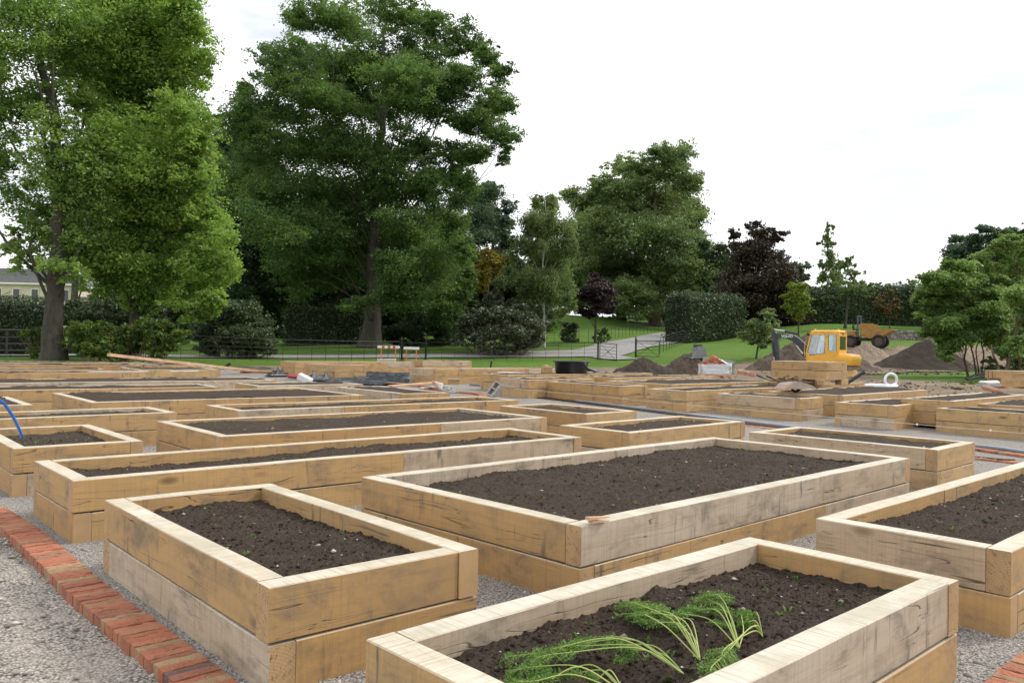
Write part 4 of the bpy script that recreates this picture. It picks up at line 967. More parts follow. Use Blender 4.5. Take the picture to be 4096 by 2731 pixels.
shrub('shrub', 'dense mid green shrubbery behind the orange tinted shrub', (420, 1425), 50, [(320, 1240, 70, 45), (430, 1230, 80, 50), (520, 1250, 80, 50), (600, 1240, 60, 40), (260, 1270, 50, 40), (380, 1290, 110, 50), (700, 1290, 70, 60), (560, 1310, 100, 50)], 'leaf_laurel', seed=74, yspread=2, cover=2.4)
shrub('rhododendron', 'broad rhododendron with painted silvery leaf glints in front of the birch', (2000, 1408), 68, [(1870, 1290, 55, 42), (1950, 1270, 70, 45), (2040, 1255, 60, 38), (2110, 1290, 60, 45), (1850, 1340, 42, 35), (1930, 1340, 80, 42), (2040, 1330, 90, 50), (2120, 1350, 50, 40), (1960, 1385, 110, 22), (2080, 1385, 80, 22)], 'leaf_glint', seed=75, yspread=2, cover=2.6)
shrub('shrub', 'olive green bush peeping over the rhododendron', (2120, 1380), 76, [(2100, 1225, 60, 22), (2150, 1250, 50, 28), (2070, 1245, 50, 22), (2180, 1300, 40, 35)], 'leaf_chestnut', seed=76, yspread=1)
shrub('yew_bush', 'upright dark yew bush on the lawn left of the purple maple', (2277, 1372), 84, [(2278, 1305, 26, 26), (2275, 1335, 34, 30), (2280, 1358, 32, 20)], 'leaf_laurel', seed=77, yspread=.4, cover=3)
shrub('shrub', 'low loose bush under the purple maple', (2400, 1366), 83, [(2405, 1335, 25, 22), (2385, 1352, 22, 14), (2425, 1350, 20, 15)], 'leaf_birch', seed=78, yspread=.5)
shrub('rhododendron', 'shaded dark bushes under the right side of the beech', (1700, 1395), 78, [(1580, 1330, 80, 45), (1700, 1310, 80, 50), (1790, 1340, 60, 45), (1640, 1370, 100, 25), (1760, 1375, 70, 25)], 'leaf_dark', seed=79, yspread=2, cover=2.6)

# --- hedges
hedge('hedge', 'loose laurel hedge in front of the cream house at far left', at(-260, 1400, 52), at(215, 1400, 54), 2.4, (4.15, 4.0), 'leaf_laurel', .17, 9000, 1, wave=.25)
hedge('hedge', 'long dark hedge in the shade left of the beech trunk', at(1150, 1350, 82), at(1460, 1350, 82), 2.0, 5.1, 'leaf_laurel', .25, 6000, 2)
a_ = at(2705, 1370, 86); b_ = at(2925, 1362, 92)
hedge('hedge', 'tall block of clipped hedge beside the drive', a_, b_, 3.4, (7.4, 7.7), 'leaf_laurel', .24, 12000, 3)
a_ = at(3140, 1300, 102); b_ = at(3700, 1318, 106); c_ = at(4150, 1340, 112)
hedge('hedge', 'long tall clipped hedge along the top of the bank', a_, b_, 3.0, (9.3, 10.4), 'leaf_laurel', .28, 19000, 4, wave=.3)
hedge('hedge', 'continuation of the tall bank hedge behind the right hand trees', b_, c_, 3.0, (10.4, 10.8), 'leaf_laurel', .28, 9000, 5, wave=.3)
shrub('shrub', 'light green shrub growth spilling over the bank hedge', (3560, 1300), 112, [(3480, 1145, 45, 14), (3560, 1150, 60, 18), (3640, 1135, 55, 18), (3280, 1160, 45, 14), (3350, 1165, 50, 12)], 'leaf_magnolia', seed=80, yspread=1, stems=2)
print('LEAVES', LEAFN[0])

# ------------------------------------------------------------------ estate railings, gates and rail fence
plain('black_iron', (.014, .014, .015), .5, .3, bump=.2)
plain('grey_rail', (.05, .05, .045), .9, bump=.4)
def railing(name, label, pts, h=1.3, sp=1.05, rails=(1.0, .8, .6, .4, .2), mat='black_iron', r=.012, cat='fence', group=None, post_w=.036):
    P = subdiv(pts, 8); cum = [0]
    for a, b in zip(P, P[1:]): cum.append(cum[-1] + float(np.linalg.norm(b - a)))
    def q(d):
        j = max(0, min(len(cum) - 2, int(np.searchsorted(cum, d) - 1))); t = (d - cum[j]) / max(cum[j + 1] - cum[j], 1e-9); p = P[j] + (P[j + 1] - P[j]) * t
        return Vector((p[0], p[1], tz(p[0], p[1]) + .03))
    n = max(1, int(round(cum[-1] / sp))); pos = [q(cum[-1] * i / n) for i in range(n + 1)]
    root = empty(name, pos[0], 0, label, cat, group); o = pos[0]
    pm = MB().box((0, 0, h / 2 - .05), (post_w, .012 if post_w < .05 else post_w, h + .1), b=.003); me = None
    for i, p in enumerate(pos):
        if me is None: ob = pm.build('post', M[mat], root); me = ob.data
        else: ob = link('post', me, None, root)
        ob.location = p - o; d = pos[min(i + 1, n)] - pos[max(i - 1, 0)]; ob.rotation_euler = (0, 0, math.atan2(d.y, d.x) + pi / 2)
    for k, f in enumerate(rails):
        mb = MB(); rr = r * (1.35 if k == 0 else 1)
        mb.tube([p - o + Vector((0, 0, h * f - .02)) for p in pos], rr, 6)
        mb.build('rail', M[mat], root)
    return root
railing('estate_railing', 'black estate railings along the lawn, left of the barrier gate', [gp(-260, 1424, 41), gp(40, 1430, 43), gp(560, 1437, 47), gp(1070, 1444, 52), gp(1598, 1440, 60)], 1.4, 1.1)
railing('estate_railing', 'black estate railings between the barrier gate and the open drive gate', [gp(1712, 1440, 61), gp(2050, 1444, 63.5), gp(2388, 1441, 65)], 1.4, 1.02)
railing('estate_railing', 'railings climbing away beside the drive past the open gate', [gp(2640, 1424, 68), gp(2680, 1412, 72), gp(2715, 1400, 77), gp(2757, 1390, 84)], 1.3, 1.3)
railing('estate_railing', 'distant railings across the upper lawn behind the purple maple', [gp(2164, 1376, 80), gp(2360, 1370, 84), gp(2440, 1350, 92), gp(2560, 1326, 104), gp(2700, 1304, 118)], 1.25, 1.6)
railing('rail_fence', 'weathered grey wooden rail fence at far left behind the railings', [gp(-300, 1415, 49), gp(60, 1420, 50), gp(190, 1421, 51)], 1.55, 2.4, (1.0, .72, .46, .2), 'grey_rail', .055, post_w=.12)

def gate_post(px, py, Y, h, label, r=.05):
    p = gp(px, py, Y); z = tz(*p); mb = MB(); mb.box((0, 0, h / 2 - .1), (r * 2, r * 2, h + .2), b=.01)
    root = empty('gate_post', (p[0], p[1], z), R(10), label, 'gate post', 'iron gate posts'); mb.build('shaft', M['black_iron'], root)
    MB().lathe([(0, 0), (r * 1.3, 0), (r * 1.3, .03), (r * .5, .06), (r * .9, .10), (r * 1.0, .14), (r * .7, .18), (.004, .22)], 12, (0, 0, h)).build('finial', M['black_iron'], root, True)
gate_post(1605, 1439, 60.3, 1.55, 'black gate post with finial, left of the red and white barrier pair')
gate_post(1704, 1440, 61, 1.6, 'black gate post with finial, right of the barrier pair')
gate_post(2392, 1438, 65.2, 1.5, 'black gate post with ball top at the end of the long railings')
gate_post(2542, 1432, 66, 1.5, 'black gate post right of the open drive')
def gate(label, a, b, h=1.25):
    a = np.array(a); b = np.array(b); L = float(np.linalg.norm(b - a)); z = tz(*a) + .08
    root = empty('field_gate', (a[0], a[1], z), math.atan2(b[1] - a[1], b[0] - a[0]), label, 'gate', 'iron field gates')
    dz = tz(*b) + .08 - z
    f = lambda x, zz: Vector((x, 0, zz + dz * x / L * .6))
    mb = MB()
    for x in (0, L): mb.tube([f(x, 0), f(x, h * (1.02 if x else 1.1))], .03, 6)
    for zz in (0, h): mb.tube([f(0, zz), f(L, zz)], .025, 6)
    mb.build('frame', M['black_iron'], root)
    mb = MB()
    for k in (.2, .4, .6, .8): mb.tube([f(0, h * k), f(L, h * k)], .013, 5)
    mb.build('bars', M['black_iron'], root)
    mb = MB(); mb.tube([f(0, 0), f(L, h)], .014, 5); mb.tube([f(0, h), f(L, 0)], .014, 5); mb.lathe([(0, -.03), (.09, -.03), (.09, .03), (0, .03)], 10, (L / 2, 0, h / 2 + dz * .3))
    mb.build('brace', M['black_iron'], root)
gate('iron gate leaf standing open at the left side of the drive', gp(2399, 1438, 65), gp(2466, 1442, 61.5))
gate('iron gate leaf standing open at the right side of the drive', gp(2545, 1432, 66), gp(2636, 1433, 64.5))
gate('closed iron gate behind the red and white barriers', gp(1609, 1439, 60.4), gp(1700, 1440, 61))

# --- road works barriers
plain('white_plastic', (.78, .78, .76), .4, bump=.1); plain('red_plastic', (.60, .04, .03), .4); plain('orange_plastic', (.75, .16, .03), .45); plain('dull_plastic', (.55, .54, .50), .6)
def barrier(label, px, py, Y, w, rz, red, top):
    p = gp(px, py, Y); z = tz(*p) + .02; root = empty('road_barrier', (p[0], p[1], z), rz, label, 'barrier', 'plastic road works barriers')
    MB().box((0, 0, top - .1), (w, .05, .2), b=.02).build('board', M['white_plastic'], root)
    if red:
        for k in (-.28, -.02, .2):
            MB().box((w * k + .08, -.028, top - .1), (w * .12, .012, .17)).build('red_stripe', M['red_plastic'], root)
    for s in (-1, 1):
        mb = MB(); mb.box((s * w * .32, 0, top / 2 - .1), (.07, .045, top - .1), b=.01); mb.box((s * w * .32, 0, .05), (.1, .5, .08), b=.02); mb.build('leg', M['orange_plastic'], root)
barrier('red and white striped barrier with orange legs by the closed gate', 1553, 1436, 58.5, 1.6, R(4), True, 1.12)
barrier('plain white barrier with orange legs in front of the closed gate', 1645, 1440, 58.8, 1.15, R(-6), False, 1.08)
p = gp(1545, 1432, 58.0); o = MB().box((0, 0, 0), (1.35, .22, .18), (0, R(-2), 0), b=.03).build('barrier_base', M['dull_plastic']); o.location = (p[0], p[1], tz(*p) + .12); tag(o, 'pale plastic block lying at the foot of the striped barrier', 'barrier base')

# ------------------------------------------------------------------ cream house far left
plain('render_cream', (.62, .55, .42), .9, bump=.2, vscale=1.0); plain('slate', (.17, .17, .18), .7, bump=.4, vscale=2.0); plain('trim', (.72, .68, .58), .7)
plain('glass_dark', (.03, .035, .04), .12, spec=.8); plain('lead', (.30, .31, .33), .6)
def house():
    c = at(120, 1250, 112); gz_ = tz(c[0], c[1]); root = empty('house', (c[0], c[1], gz_), R(6), 'cream rendered house with grey slate roof seen behind the far left hedge', 'house')
    H = at(120, 1140, 112)[2] - gz_
    MB().box((-4, 5, H / 2), (19, 10, H)).build('wall', M['render_cream'], root)
    mb = MB(); mb.prism([(-14.1, H + .25), (6.1, H + .25), (3.5, H + 2.3), (-11.5, H + 2.3)], 8.0, off=5); rf = mb.build('roof', M['slate'], root)
    for x in (-9, 1.5): MB().box((x, 5, H + 2.9), (1.1, .8, 1.7), b=.05).build('chimney', M['render_cream'], rf)
    MB().box((-4, 5, H + .12), (20.2, 10.9, .26), b=.05).build('cornice', M['trim'], root)
    MB().box((-4, -.06, H - 2.55), (19.1, .14, .16)).build('string_course', M['trim'], root)
    for x in (-11.5, -9, -6.5, -4.2, -1.8, .6, 3, 4.6):
        f = MB().box((x, -.04, H - 1.35), (1.05, .1, 1.75), b=.01).build('window', M['trim'], root)
        MB().box((x, -.1, H - 1.35), (.8, .04, 1.5)).build('pane', M['glass_dark'], f)
    MB().box((8.5, 6, (H - 1.6) / 2), (6.5, 7, H - 1.6)).build('side_wing', M['render_cream'], root)
    MB().box((8.5, 6, H - 1.45), (7.0, 7.6, .3), b=.06).build('wing_roof', M['lead'], root)
    for x in (7, 10): MB().box((x, 2.46, H - 3.2), (1.0, .1, 1.5)).build('window', M['glass_dark'], root)
house()

# ------------------------------------------------------------------ heaps
def heap(name, label, px, py, Y, rx, ry, h, mat, seed=1, cat='heap', rough=.12, peak=(0, 0), power=1.15, rz=0.0):
    c = at(px, py, Y); g = tz(c[0], c[1]); n = 120; V = []; F = []
    a = np.linspace(0, 2 * pi, n, endpoint=False); rr = np.linspace(0, 1, 44)
    Rr, Aa = np.meshgrid(rr, a, indexing='ij')
    edge = 1 + .22 * (fbm(np.cos(Aa) * 1.6 + 7, np.sin(Aa) * 1.6 + seed, seed, 3) - .45) * 2
    x = np.cos(Aa) * Rr * rx * edge + peak[0] * (1 - Rr); y = np.sin(Aa) * Rr * ry * edge + peak[1] * (1 - Rr)
    X = c[0] + x * cos(rz) - y * sin(rz); Yy = c[1] + x * sin(rz) + y * cos(rz)
    prof = np.clip(1 - Rr ** power, 0, 1); bl = np.minimum(1, Rr * 5)
    Z = terrain(X, Yy) - .12 + (h + .12) * prof * (.86 + .28 * fbm(X * .9, Yy * .9, seed + 2, 3)) + rough * (fbm(X * 3.1, Yy * 3.1, seed, 5) - .45) * np.minimum(1, (1 - Rr) * 6) + rough * .45 * (fbm(X * 9, Yy * 9, seed + 4, 3) - .45) * np.minimum(1, (1 - Rr) * 6)
    n0 = len(rr); V = np.stack([X - c[0], Yy - c[1], Z - g], -1).reshape(-1, 3)
    F = [(i * n + k, (i + 1) * n + k, (i + 1) * n + (k + 1) % n, i * n + (k + 1) % n) for i in range(n0 - 1) for k in range(n)]
    o = link(name, np_mesh(name, V, np.array(F)), M[mat], smooth=True); o.location = (c[0], c[1], g)
    return tag(o, label, cat, 'heaps of building material')
plain('brown_rubble', (.085, .062, .044), .95, bump=1.0, vscale=5, var=.45)
heap('earth_heap', 'dark crumbly earth heap with weeds, left of the brown rubble heap', 2575, 1490, 42, 1.9, 1.1, 1.0, 'heap_soil', 2, rough=.4)
heap('rubble_heap', 'brown clay heap with the spare digger bucket on top', 2765, 1487, 44.5, 2.1, 1.3, 1.35, 'brown_rubble', 3, rough=.5)
heap('earth_heap', 'wide dark spoil heap right behind the yellow digger', 3235, 1455, 54, 5.0, 2.7, 2.6, 'brown_rubble', 4, rough=.45, power=.95)
heap('gravel_heap', 'pale gravel heap in front of the dumper', 3470, 1425, 64, 2.3, 1.5, 1.25, 'sand_heap', 5, rough=.25)
heap('earth_heap', 'largest smooth black topsoil heap between digger and right hand tree', 3700, 1462, 58, 3.8, 2.3, 2.0, 'heap_soil', 6, rough=.34, peak=(.1, 0), power=1.05)
heap('sand_heap', 'small pinkish sand heap seen between the magnolia stems', 3835, 1432, 68, 1.5, 1.1, 1.05, 'sand_heap', 7, rough=.05)
heap('clod_heap', 'low ridge of dug earth in front of the railings left of centre', 980, 1478, 36, 2.4, .7, .18, 'brown_rubble', 8, rough=.15)
# weeds on the first heap, rubble around
rs = np.random.RandomState(8)
def scatter(px0, px1, py0, py1, n, Yf, z=.05):
    out = []
    for _ in range(n):
        px, py = rs.uniform(px0, px1), rs.uniform(py0, py1); Y = rs.uniform(*Yf); p = at(px, py, Y); out.append((p[0], p[1], tz(p[0], p[1]) + z))
    return np.array(out)
stones('earth_clods', np.vstack([scatter(2420, 2950, 1485, 1500, 260, (38, 48)), scatter(3000, 3500, 1450, 1475, 300, (46, 60)), scatter(3450, 3950, 1450, 1480, 300, (46, 60)), scatter(3450, 4000, 1510, 1560, 300, (26, 38))]), .05, M['brown_rubble'], 'clods of dug earth strewn over the bare mud', seed=30)

# ------------------------------------------------------------------ dry stone wall
stone_mat('wall_stone', [(0.0, (.12, .105, .09)), (.4, (.20, .18, .155)), (.8, (.28, .25, .215)), (1.0, (.36, .33, .29))])
def stone_wall():
    a = np.array(gp(3500, 1385, 80)); b = np.array(gp(3960, 1385, 86)); L = np.linalg.norm(b - a); d = (b - a) / L; mb = MB(); rr = random.Random(3)
    o = Vector((a[0], a[1], tz(*a))); ang = math.atan2(d[1], d[0])
    x = 0
    for row in range(8):
        x = rr.uniform(-.2, 0)
        while x < L:
            w = rr.uniform(.14, .42); h = .14; p = a + d * (x + w / 2); z = tz(*p) + h * row + h / 2 - .15
            if not (row == 7 and rr.random() < .35):
                mb.val = rr.random(); mb.box((p[0] - o.x, p[1] - o.y, z - o.z), (w - .015, .42 + rr.uniform(-.07, .07), h * rr.uniform(.86, 1.02)), (rr.uniform(-.04, .04), rr.uniform(-.05, .05), ang), b=.025)
            x += w
    ob = mb.build('stone_wall', M['wall_stone']); ob.location = o; tag(ob, 'low dry stone wall retaining the grass bank behind the dumper', 'wall')
stone_wall()

# ------------------------------------------------------------------ yellow digger
plain('digger_yellow', (.78, .40, .045), .42, spec=.5, var=.06, dirt=(.45, .27, .08)); plain('digger_grey', (.045, .048, .055), .5, .2, var=.2, dirt=(.13, .11, .09)); plain('rubber', (.018, .018, .018), .8)
plain('steel_rod', (.60, .62, .65), .25, .9); plain('rusty_steel', (.10, .075, .055), .7, .4, var=.3, bump=.3); plain('seat_black', (.02, .02, .022), .7); plain('letter_white', (.75, .75, .75), .5)
def glass_mat():
    t = NT('cab_glass'); g = t.n('BsdfGlossy', {'Color': (.9, .95, 1, 1), 'Roughness': .03}); tr = t.n('BsdfTransparent', {'Color': (.80, .88, .88, 1)})
    f = t.n('Fresnel', {'IOR': 1.5}); m = t.n('MixShader', {0: t.math('ADD', f, .12), 1: tr.outputs[0], 2: g.outputs[0]}); t.t.links.new(m.outputs[0], t.out.inputs[0]); M['glass'] = t.m
glass_mat()
def lettering(parent, text, size, loc, rot, mat, name='lettering', ext=.004, sx=1.0):
    cu = bpy.data.curves.new(name, 'FONT'); cu.body = text; cu.size = size; cu.extrude = ext; cu.align_x = 'CENTER'; cu.align_y = 'CENTER'; cu.offset = size * .02
    tmp = bpy.data.objects.new(name, cu); COL.objects.link(tmp); bpy.context.view_layer.update()
    me = bpy.data.meshes.new_from_object(tmp.evaluated_get(bpy.context.evaluated_depsgraph_get())); bpy.data.objects.remove(tmp); bpy.data.curves.remove(cu)
    me.materials.clear(); o = link(name, me, mat, parent); o.location = loc; o.rotation_euler = rot; o.scale = (sx, 1, 1); return o
def frame_panel(mb, x0, z0, x1, z1, outer, inner, y, t, axis):
    """panel with an opening: outer and inner polygons (same count) in (s,z); extruded t"""
    n = len(outer); V = []
    for s_, yy in ((0, y - t / 2), (1, y + t / 2)):
        for P in (outer, inner):
            for a, b in P: V.append((a, yy, b) if axis == 'y' else (yy, a, b))
    F = []
    for i in range(n):
        j = (i + 1) % n
        F += [(i, j, n + j, n + i), (2 * n + i, 3 * n + i, 3 * n + j, 2 * n + j), (i, 2 * n + i, 2 * n + j, j), (n + i, n + j, 3 * n + j, 3 * n + i)]
    mb.add(V, F)
def digger():
    c = at(3300, 1506, 44); r = empty('excavator', (c[0], c[1], c[2] - .1), R(180 - 42), 'yellow tracked digger with dark folded arm, parked behind the timber stack', 'excavator')
    Yl, G = M['digger_yellow'], M['digger_grey']
    # tracks and undercarriage
    for s in (-1, 1):
        L = 1.9; h = .52; pr = []
        for k in range(9): a = -pi / 2 + pi * k / 8; pr.append((L / 2 - h / 2 + cos(a) * h / 2, h / 2 + sin(a) * h / 2))
        for k in range(9): a = pi / 2 + pi * k / 8; pr.append((-L / 2 + h / 2 + cos(a) * h / 2, h / 2 + sin(a) * h / 2))
        tk = MB().prism(pr, .38, off=s * .78).build('track', M['rubber'], r)
        for x in (-.55, -.18, .18, .55): MB().cyl((x, s * .78 - .2, .2), (x, s * .78 + .2, .2), .11, 10).build('roller', M['digger_grey'], tk)
    MB().box((0, 0, .42), (1.2, 1.2, .3), b=.05).build('undercarriage', G, r)
    b = MB().box((-1.35, 0, .3), (.08, 1.9, .36), (0, R(8), 0), b=.02); b.box((-1.0, 0, .3), (.7, .9, .1)); b.build('dozer_blade', Yl, r)
    # house deck
    mb = MB(); mb.box((-.25, .1, .78), (2.5, 1.75, .22), b=.06); mb.build('deck', G, r)
    # engine cover / counterweight: rounded loft
    mb = MB(); V = []; n = 14; rings = [(.74, -.02), (.80, .0), (1.05, .03), (1.22, .02), (1.31, -.03), (1.35, -.12), (1.36, -.25)]
    for z, g in rings:
        for k in range(n * 2):
            a = 2 * pi * k / (n * 2); e = .42
            x = abs(cos(a)) ** e * math.copysign(1, cos(a)); y = abs(sin(a)) ** e * math.copysign(1, sin(a))
            V.append((-1.18 + x * (.58 + g), .13 + y * (.80 + g), z + (.03 * x if z > 1.2 else 0)))
    m2 = n * 2; F = [(i * m2 + k, i * m2 + (k + 1) % m2, (i + 1) * m2 + (k + 1) % m2, (i + 1) * m2 + k) for i in range(len(rings) - 1) for k in range(m2)]
    F.append(tuple(range((len(rings) - 1) * m2, len(rings) * m2))); mb.add(V, F); ec = mb.build('engine_cover', Yl, r, True)
    # cab: x -1.05..0.6, y -.25..0.92, z .85..2.5
    x0, x1, y0, y1, z0, z1 = -1.02, .64, -.24, .92, .86, 2.48
    cab = MB()
    # left (door) side : polygons in x,z ; forward is +x
    for y in (y1, y0):
        o_ = [(x0, z0), (x0 + .60, z0), (x0 + .60, z1), (x0, z1)]; i_ = [(x0 + .09, 1.46), (x0 + .51, 1.50), (x0 + .52, 2.36), (x0 + .10, 2.36)]
        frame_panel(cab, 0, 0, 0, 0, o_, i_, y, .05, 'y')
        o_ = [(x0 + .60, z0), (x1 - .02, z0), (x1 + .06, 1.35), (x1 - .18, z1), (x0 + .60, z1)]; i_ = [(x0 + .70, 1.36), (x1 - .16, 1.24), (x1 - .04, 1.42), (x1 - .26, 2.34), (x0 + .70, 2.34)]
        frame_panel(cab, 0, 0, 0, 0, o_, i_, y, .05, 'y')
    o_ = [(y0, z0), (y1, z0), (y1, z1), (y0, z1)]; i_ = [(y0 + .14, 1.56), (y1 - .12, 1.56), (y1 - .14, 2.26), (y0 + .16, 2.26)]
    frame_panel(cab, 0, 0, 0, 0, o_, i_, x0, .05, 'x')
    for y in (y0 + .04, y1 - .04): cab.box((x1 - .05, y, 1.1), (.08, .08, .5)); cab.tube([(x1 + .02, y, 1.35), (x1 - .2, y, z1)], .045, 6)
    cab.box((x1 - .02, (y0 + y1) / 2, 1.0), (.06, y1 - y0, .3), b=.02)
    cab.box(((x0 + x1) / 2, (y0 + y1) / 2, z0 + .02), (x1 - x0, y1 - y0, .06))
    cb = cab.build('cab', Yl, r)
    mb = MB(); V = []; F = []
    for z, g in ((z1 - .03, .03), (z1 + .04, .02), (z1 + .09, -.04), (z1 + .11, -.14)):
        for k in range(24):
            a = 2 * pi * k / 24; e = .3; x = abs(cos(a)) ** e * math.copysign(1, cos(a)); y = abs(sin(a)) ** e * math.copysign(1, sin(a))
            V.append(((x0 + x1) / 2 - .08 + x * ((x1 - x0) / 2 - .06 + g), (y0 + y1) / 2 + y * ((y1 - y0) / 2 + g), z))
    F = [(i * 24 + k, i * 24 + (k + 1) % 24, (i + 1) * 24 + (k + 1) % 24, (i + 1) * 24 + k) for i in range(3) for k in range(24)] + [tuple(range(72, 96)), tuple(range(23, -1, -1))]
    mb.add(V, F); rf = mb.build('cab_roof', Yl, r, True)
    for x in (x0 + .12, x1 - .3): MB().lathe([(0, 0), (.05, 0), (.05, .05), (.03, .07), (0, .07)], 10, (x, .6, z1 + .1)).build('roof_lamp', Yl, rf)
    lettering(rf, 'VOLVO', .075, (x0 - .034, (y0 + y1) / 2, 2.37), (R(90), 0, R(-90)), M['seat_black'])
    def pane(poly, y, axis, nm='window'):
        rub = MB(); pts = [((a, y, b) if axis == 'y' else (y, a, b)) for a, b in poly]; rub.tube(pts, .02, 5, closed=True); f = rub.build(nm, M['seat_black'], r)
        g = MB(); g.prism(poly, .006, off=y, plane='xz' if axis == 'y' else 'yz'); g.build('pane', M['glass'], f)
    pane([(x0 + .09, 1.46), (x0 + .51, 1.50), (x0 + .52, 2.36), (x0 + .10, 2.36)], y1 + .01, 'y'); pane([(x0 + .70, 1.36), (x1 - .16, 1.24), (x1 - .04, 1.42), (x1 - .26, 2.34), (x0 + .70, 2.34)], y1 + .01, 'y')
    pane([(x0 + .09, 1.46), (x0 + .51, 1.50), (x0 + .52, 2.36), (x0 + .10, 2.36)], y0 - .01, 'y'); pane([(x0 + .70, 1.36), (x1 - .16, 1.24), (x1 - .04, 1.42), (x1 - .26, 2.34), (x0 + .70, 2.34)], y0 - .01, 'y')
    pane([(y0 + .14, 1.56), (y1 - .12, 1.56), (y1 - .14, 2.26), (y0 + .16, 2.26)], x0 - .01, 'x')
    mb = MB(); mb.box((x0 + .70 + .3, y1 + .012, 1.06), (.42, .012, .2), b=.004); mb.build('lower_window', M['glass_dark'], cb)
    mb = MB(); mb.box((-.35, .35, 1.25), (.5, .5, .12), b=.04); mb.box((-.6, .35, 1.55), (.12, .48, .65), (0, R(-10), 0), b=.04); mb.build('seat', M['seat_black'], r)
    mb = MB(); mb.tube([(.0, .6, 1.1), (.02, .6, 1.5), (.05, .58, 1.62)], .02, 6); mb.tube([(.0, .1, 1.1), (.02, .1, 1.55)], .02, 6); mb.build('lever', M['seat_black'], r)
    mb = MB(); mb.tube([(x1 + .02, y1 + .02, 1.0), (x1 + .1, y1 + .06, 1.2), (x1 + .1, y1 + .06, 1.9), (x1 + .02, y1 + .02, 2.0)], .016, 6); mb.build('grab_rail', Yl, cb)
    mb = MB(); mb.lathe([(0, -.08), (.06, -.06), (.085, 0), (.06, .06), (0, .08)], 10, (x1 - .1, y1 + .12, 2.36)); mb.tube([(x1 - .15, y1, 2.36), (x1 - .1, y1 + .12, 2.36)], .012, 5); mb.build('mirror', M['seat_black'], cb)
    # boom, dipper, rams
    yb = -.42; W = .24
    XB = lambda P: [(.64 + (x - .64) * .68 if x > .64 else x, z) for x, z in P]
    up_ = [(.55, 1.05), (1.45, 1.78), (2.05, 2.14), (2.5, 2.32), (3.2, 2.42), (4.12, 2.40)]; lo_ = [(4.12, 2.22), (3.2, 2.16), (2.62, 2.0), (2.2, 1.78), (1.55, 1.42), (.72, .82)]
    bm_ = MB(); bm_.prism(XB(up_ + lo_), W, off=yb); boom = bm_.build('boom', G, r)
    MB().box((.55, yb, .85), (.5, .42, .5), b=.05).build('boom_foot', G, r)
    lettering(boom, 'VOLVO', .21, (2.28, yb + W / 2 + .004, 2.27), (R(90), R(0), R(180)), M['letter_white'], sx=.95)
    dp = MB(); dp.prism([(3.07, 2.68), (3.24, 2.62), (3.20, 2.20), (3.02, 1.1), (2.86, .52), (2.66, .55), (2.72, 1.2), (2.84, 2.05), (2.90, 2.36)], .19, off=yb); dp.build('dipper_arm', G, r)
    mb = MB(); mb.cyl((1.75, yb, 2.42), (2.45, yb, 2.57), .07, 10); s1 = mb.build('hydraulic_ram', G, r); MB().cyl((2.42, yb, 2.565), (3.1, yb, 2.66), .035, 8).build('rod', M['steel_rod'], s1)
    mb = MB(); mb.cyl((.9, yb, .75), (1.4, yb, 1.3), .08, 10); s1 = mb.build('hydraulic_ram', G, r); MB().cyl((1.38, yb, 1.28), (1.9, yb, 1.9), .04, 8).build('rod', M['steel_rod'], s1)
    mb = MB(); mb.cyl((3.14, yb + .14, 1.9), (3.02, yb + .14, 1.1), .055, 10); s1 = mb.build('hydraulic_ram', G, r); MB().cyl((3.02, yb + .14, 1.12), (2.98, yb + .14, .62), .028, 8).build('rod', M['steel_rod'], s1)
    for k in range(3):
        mb = MB(); o = .03 * k - .03
        mb.tube(subdiv([(.7, yb + o, 1.25), (1.25, yb + o, 1.9), (1.78, yb + o, 2.36), (2.3, yb + o, 2.50), (2.85, yb + o, 2.46), (3.08, yb + o, 2.35)], 3), .016, 5); mb.build('hose', M['rubber'], boom)
    mb = MB(); mb.prism([(3.0, .62), (2.56, .60), (2.52, .42), (2.66, .34), (2.70, .1), (2.6, -.02), (2.92, -.02), (2.97, .2), (2.92, .34), (3.05, .45)], .34, off=yb); mb.build('bucket_coupler', M['rusty_steel'], r)
digger()

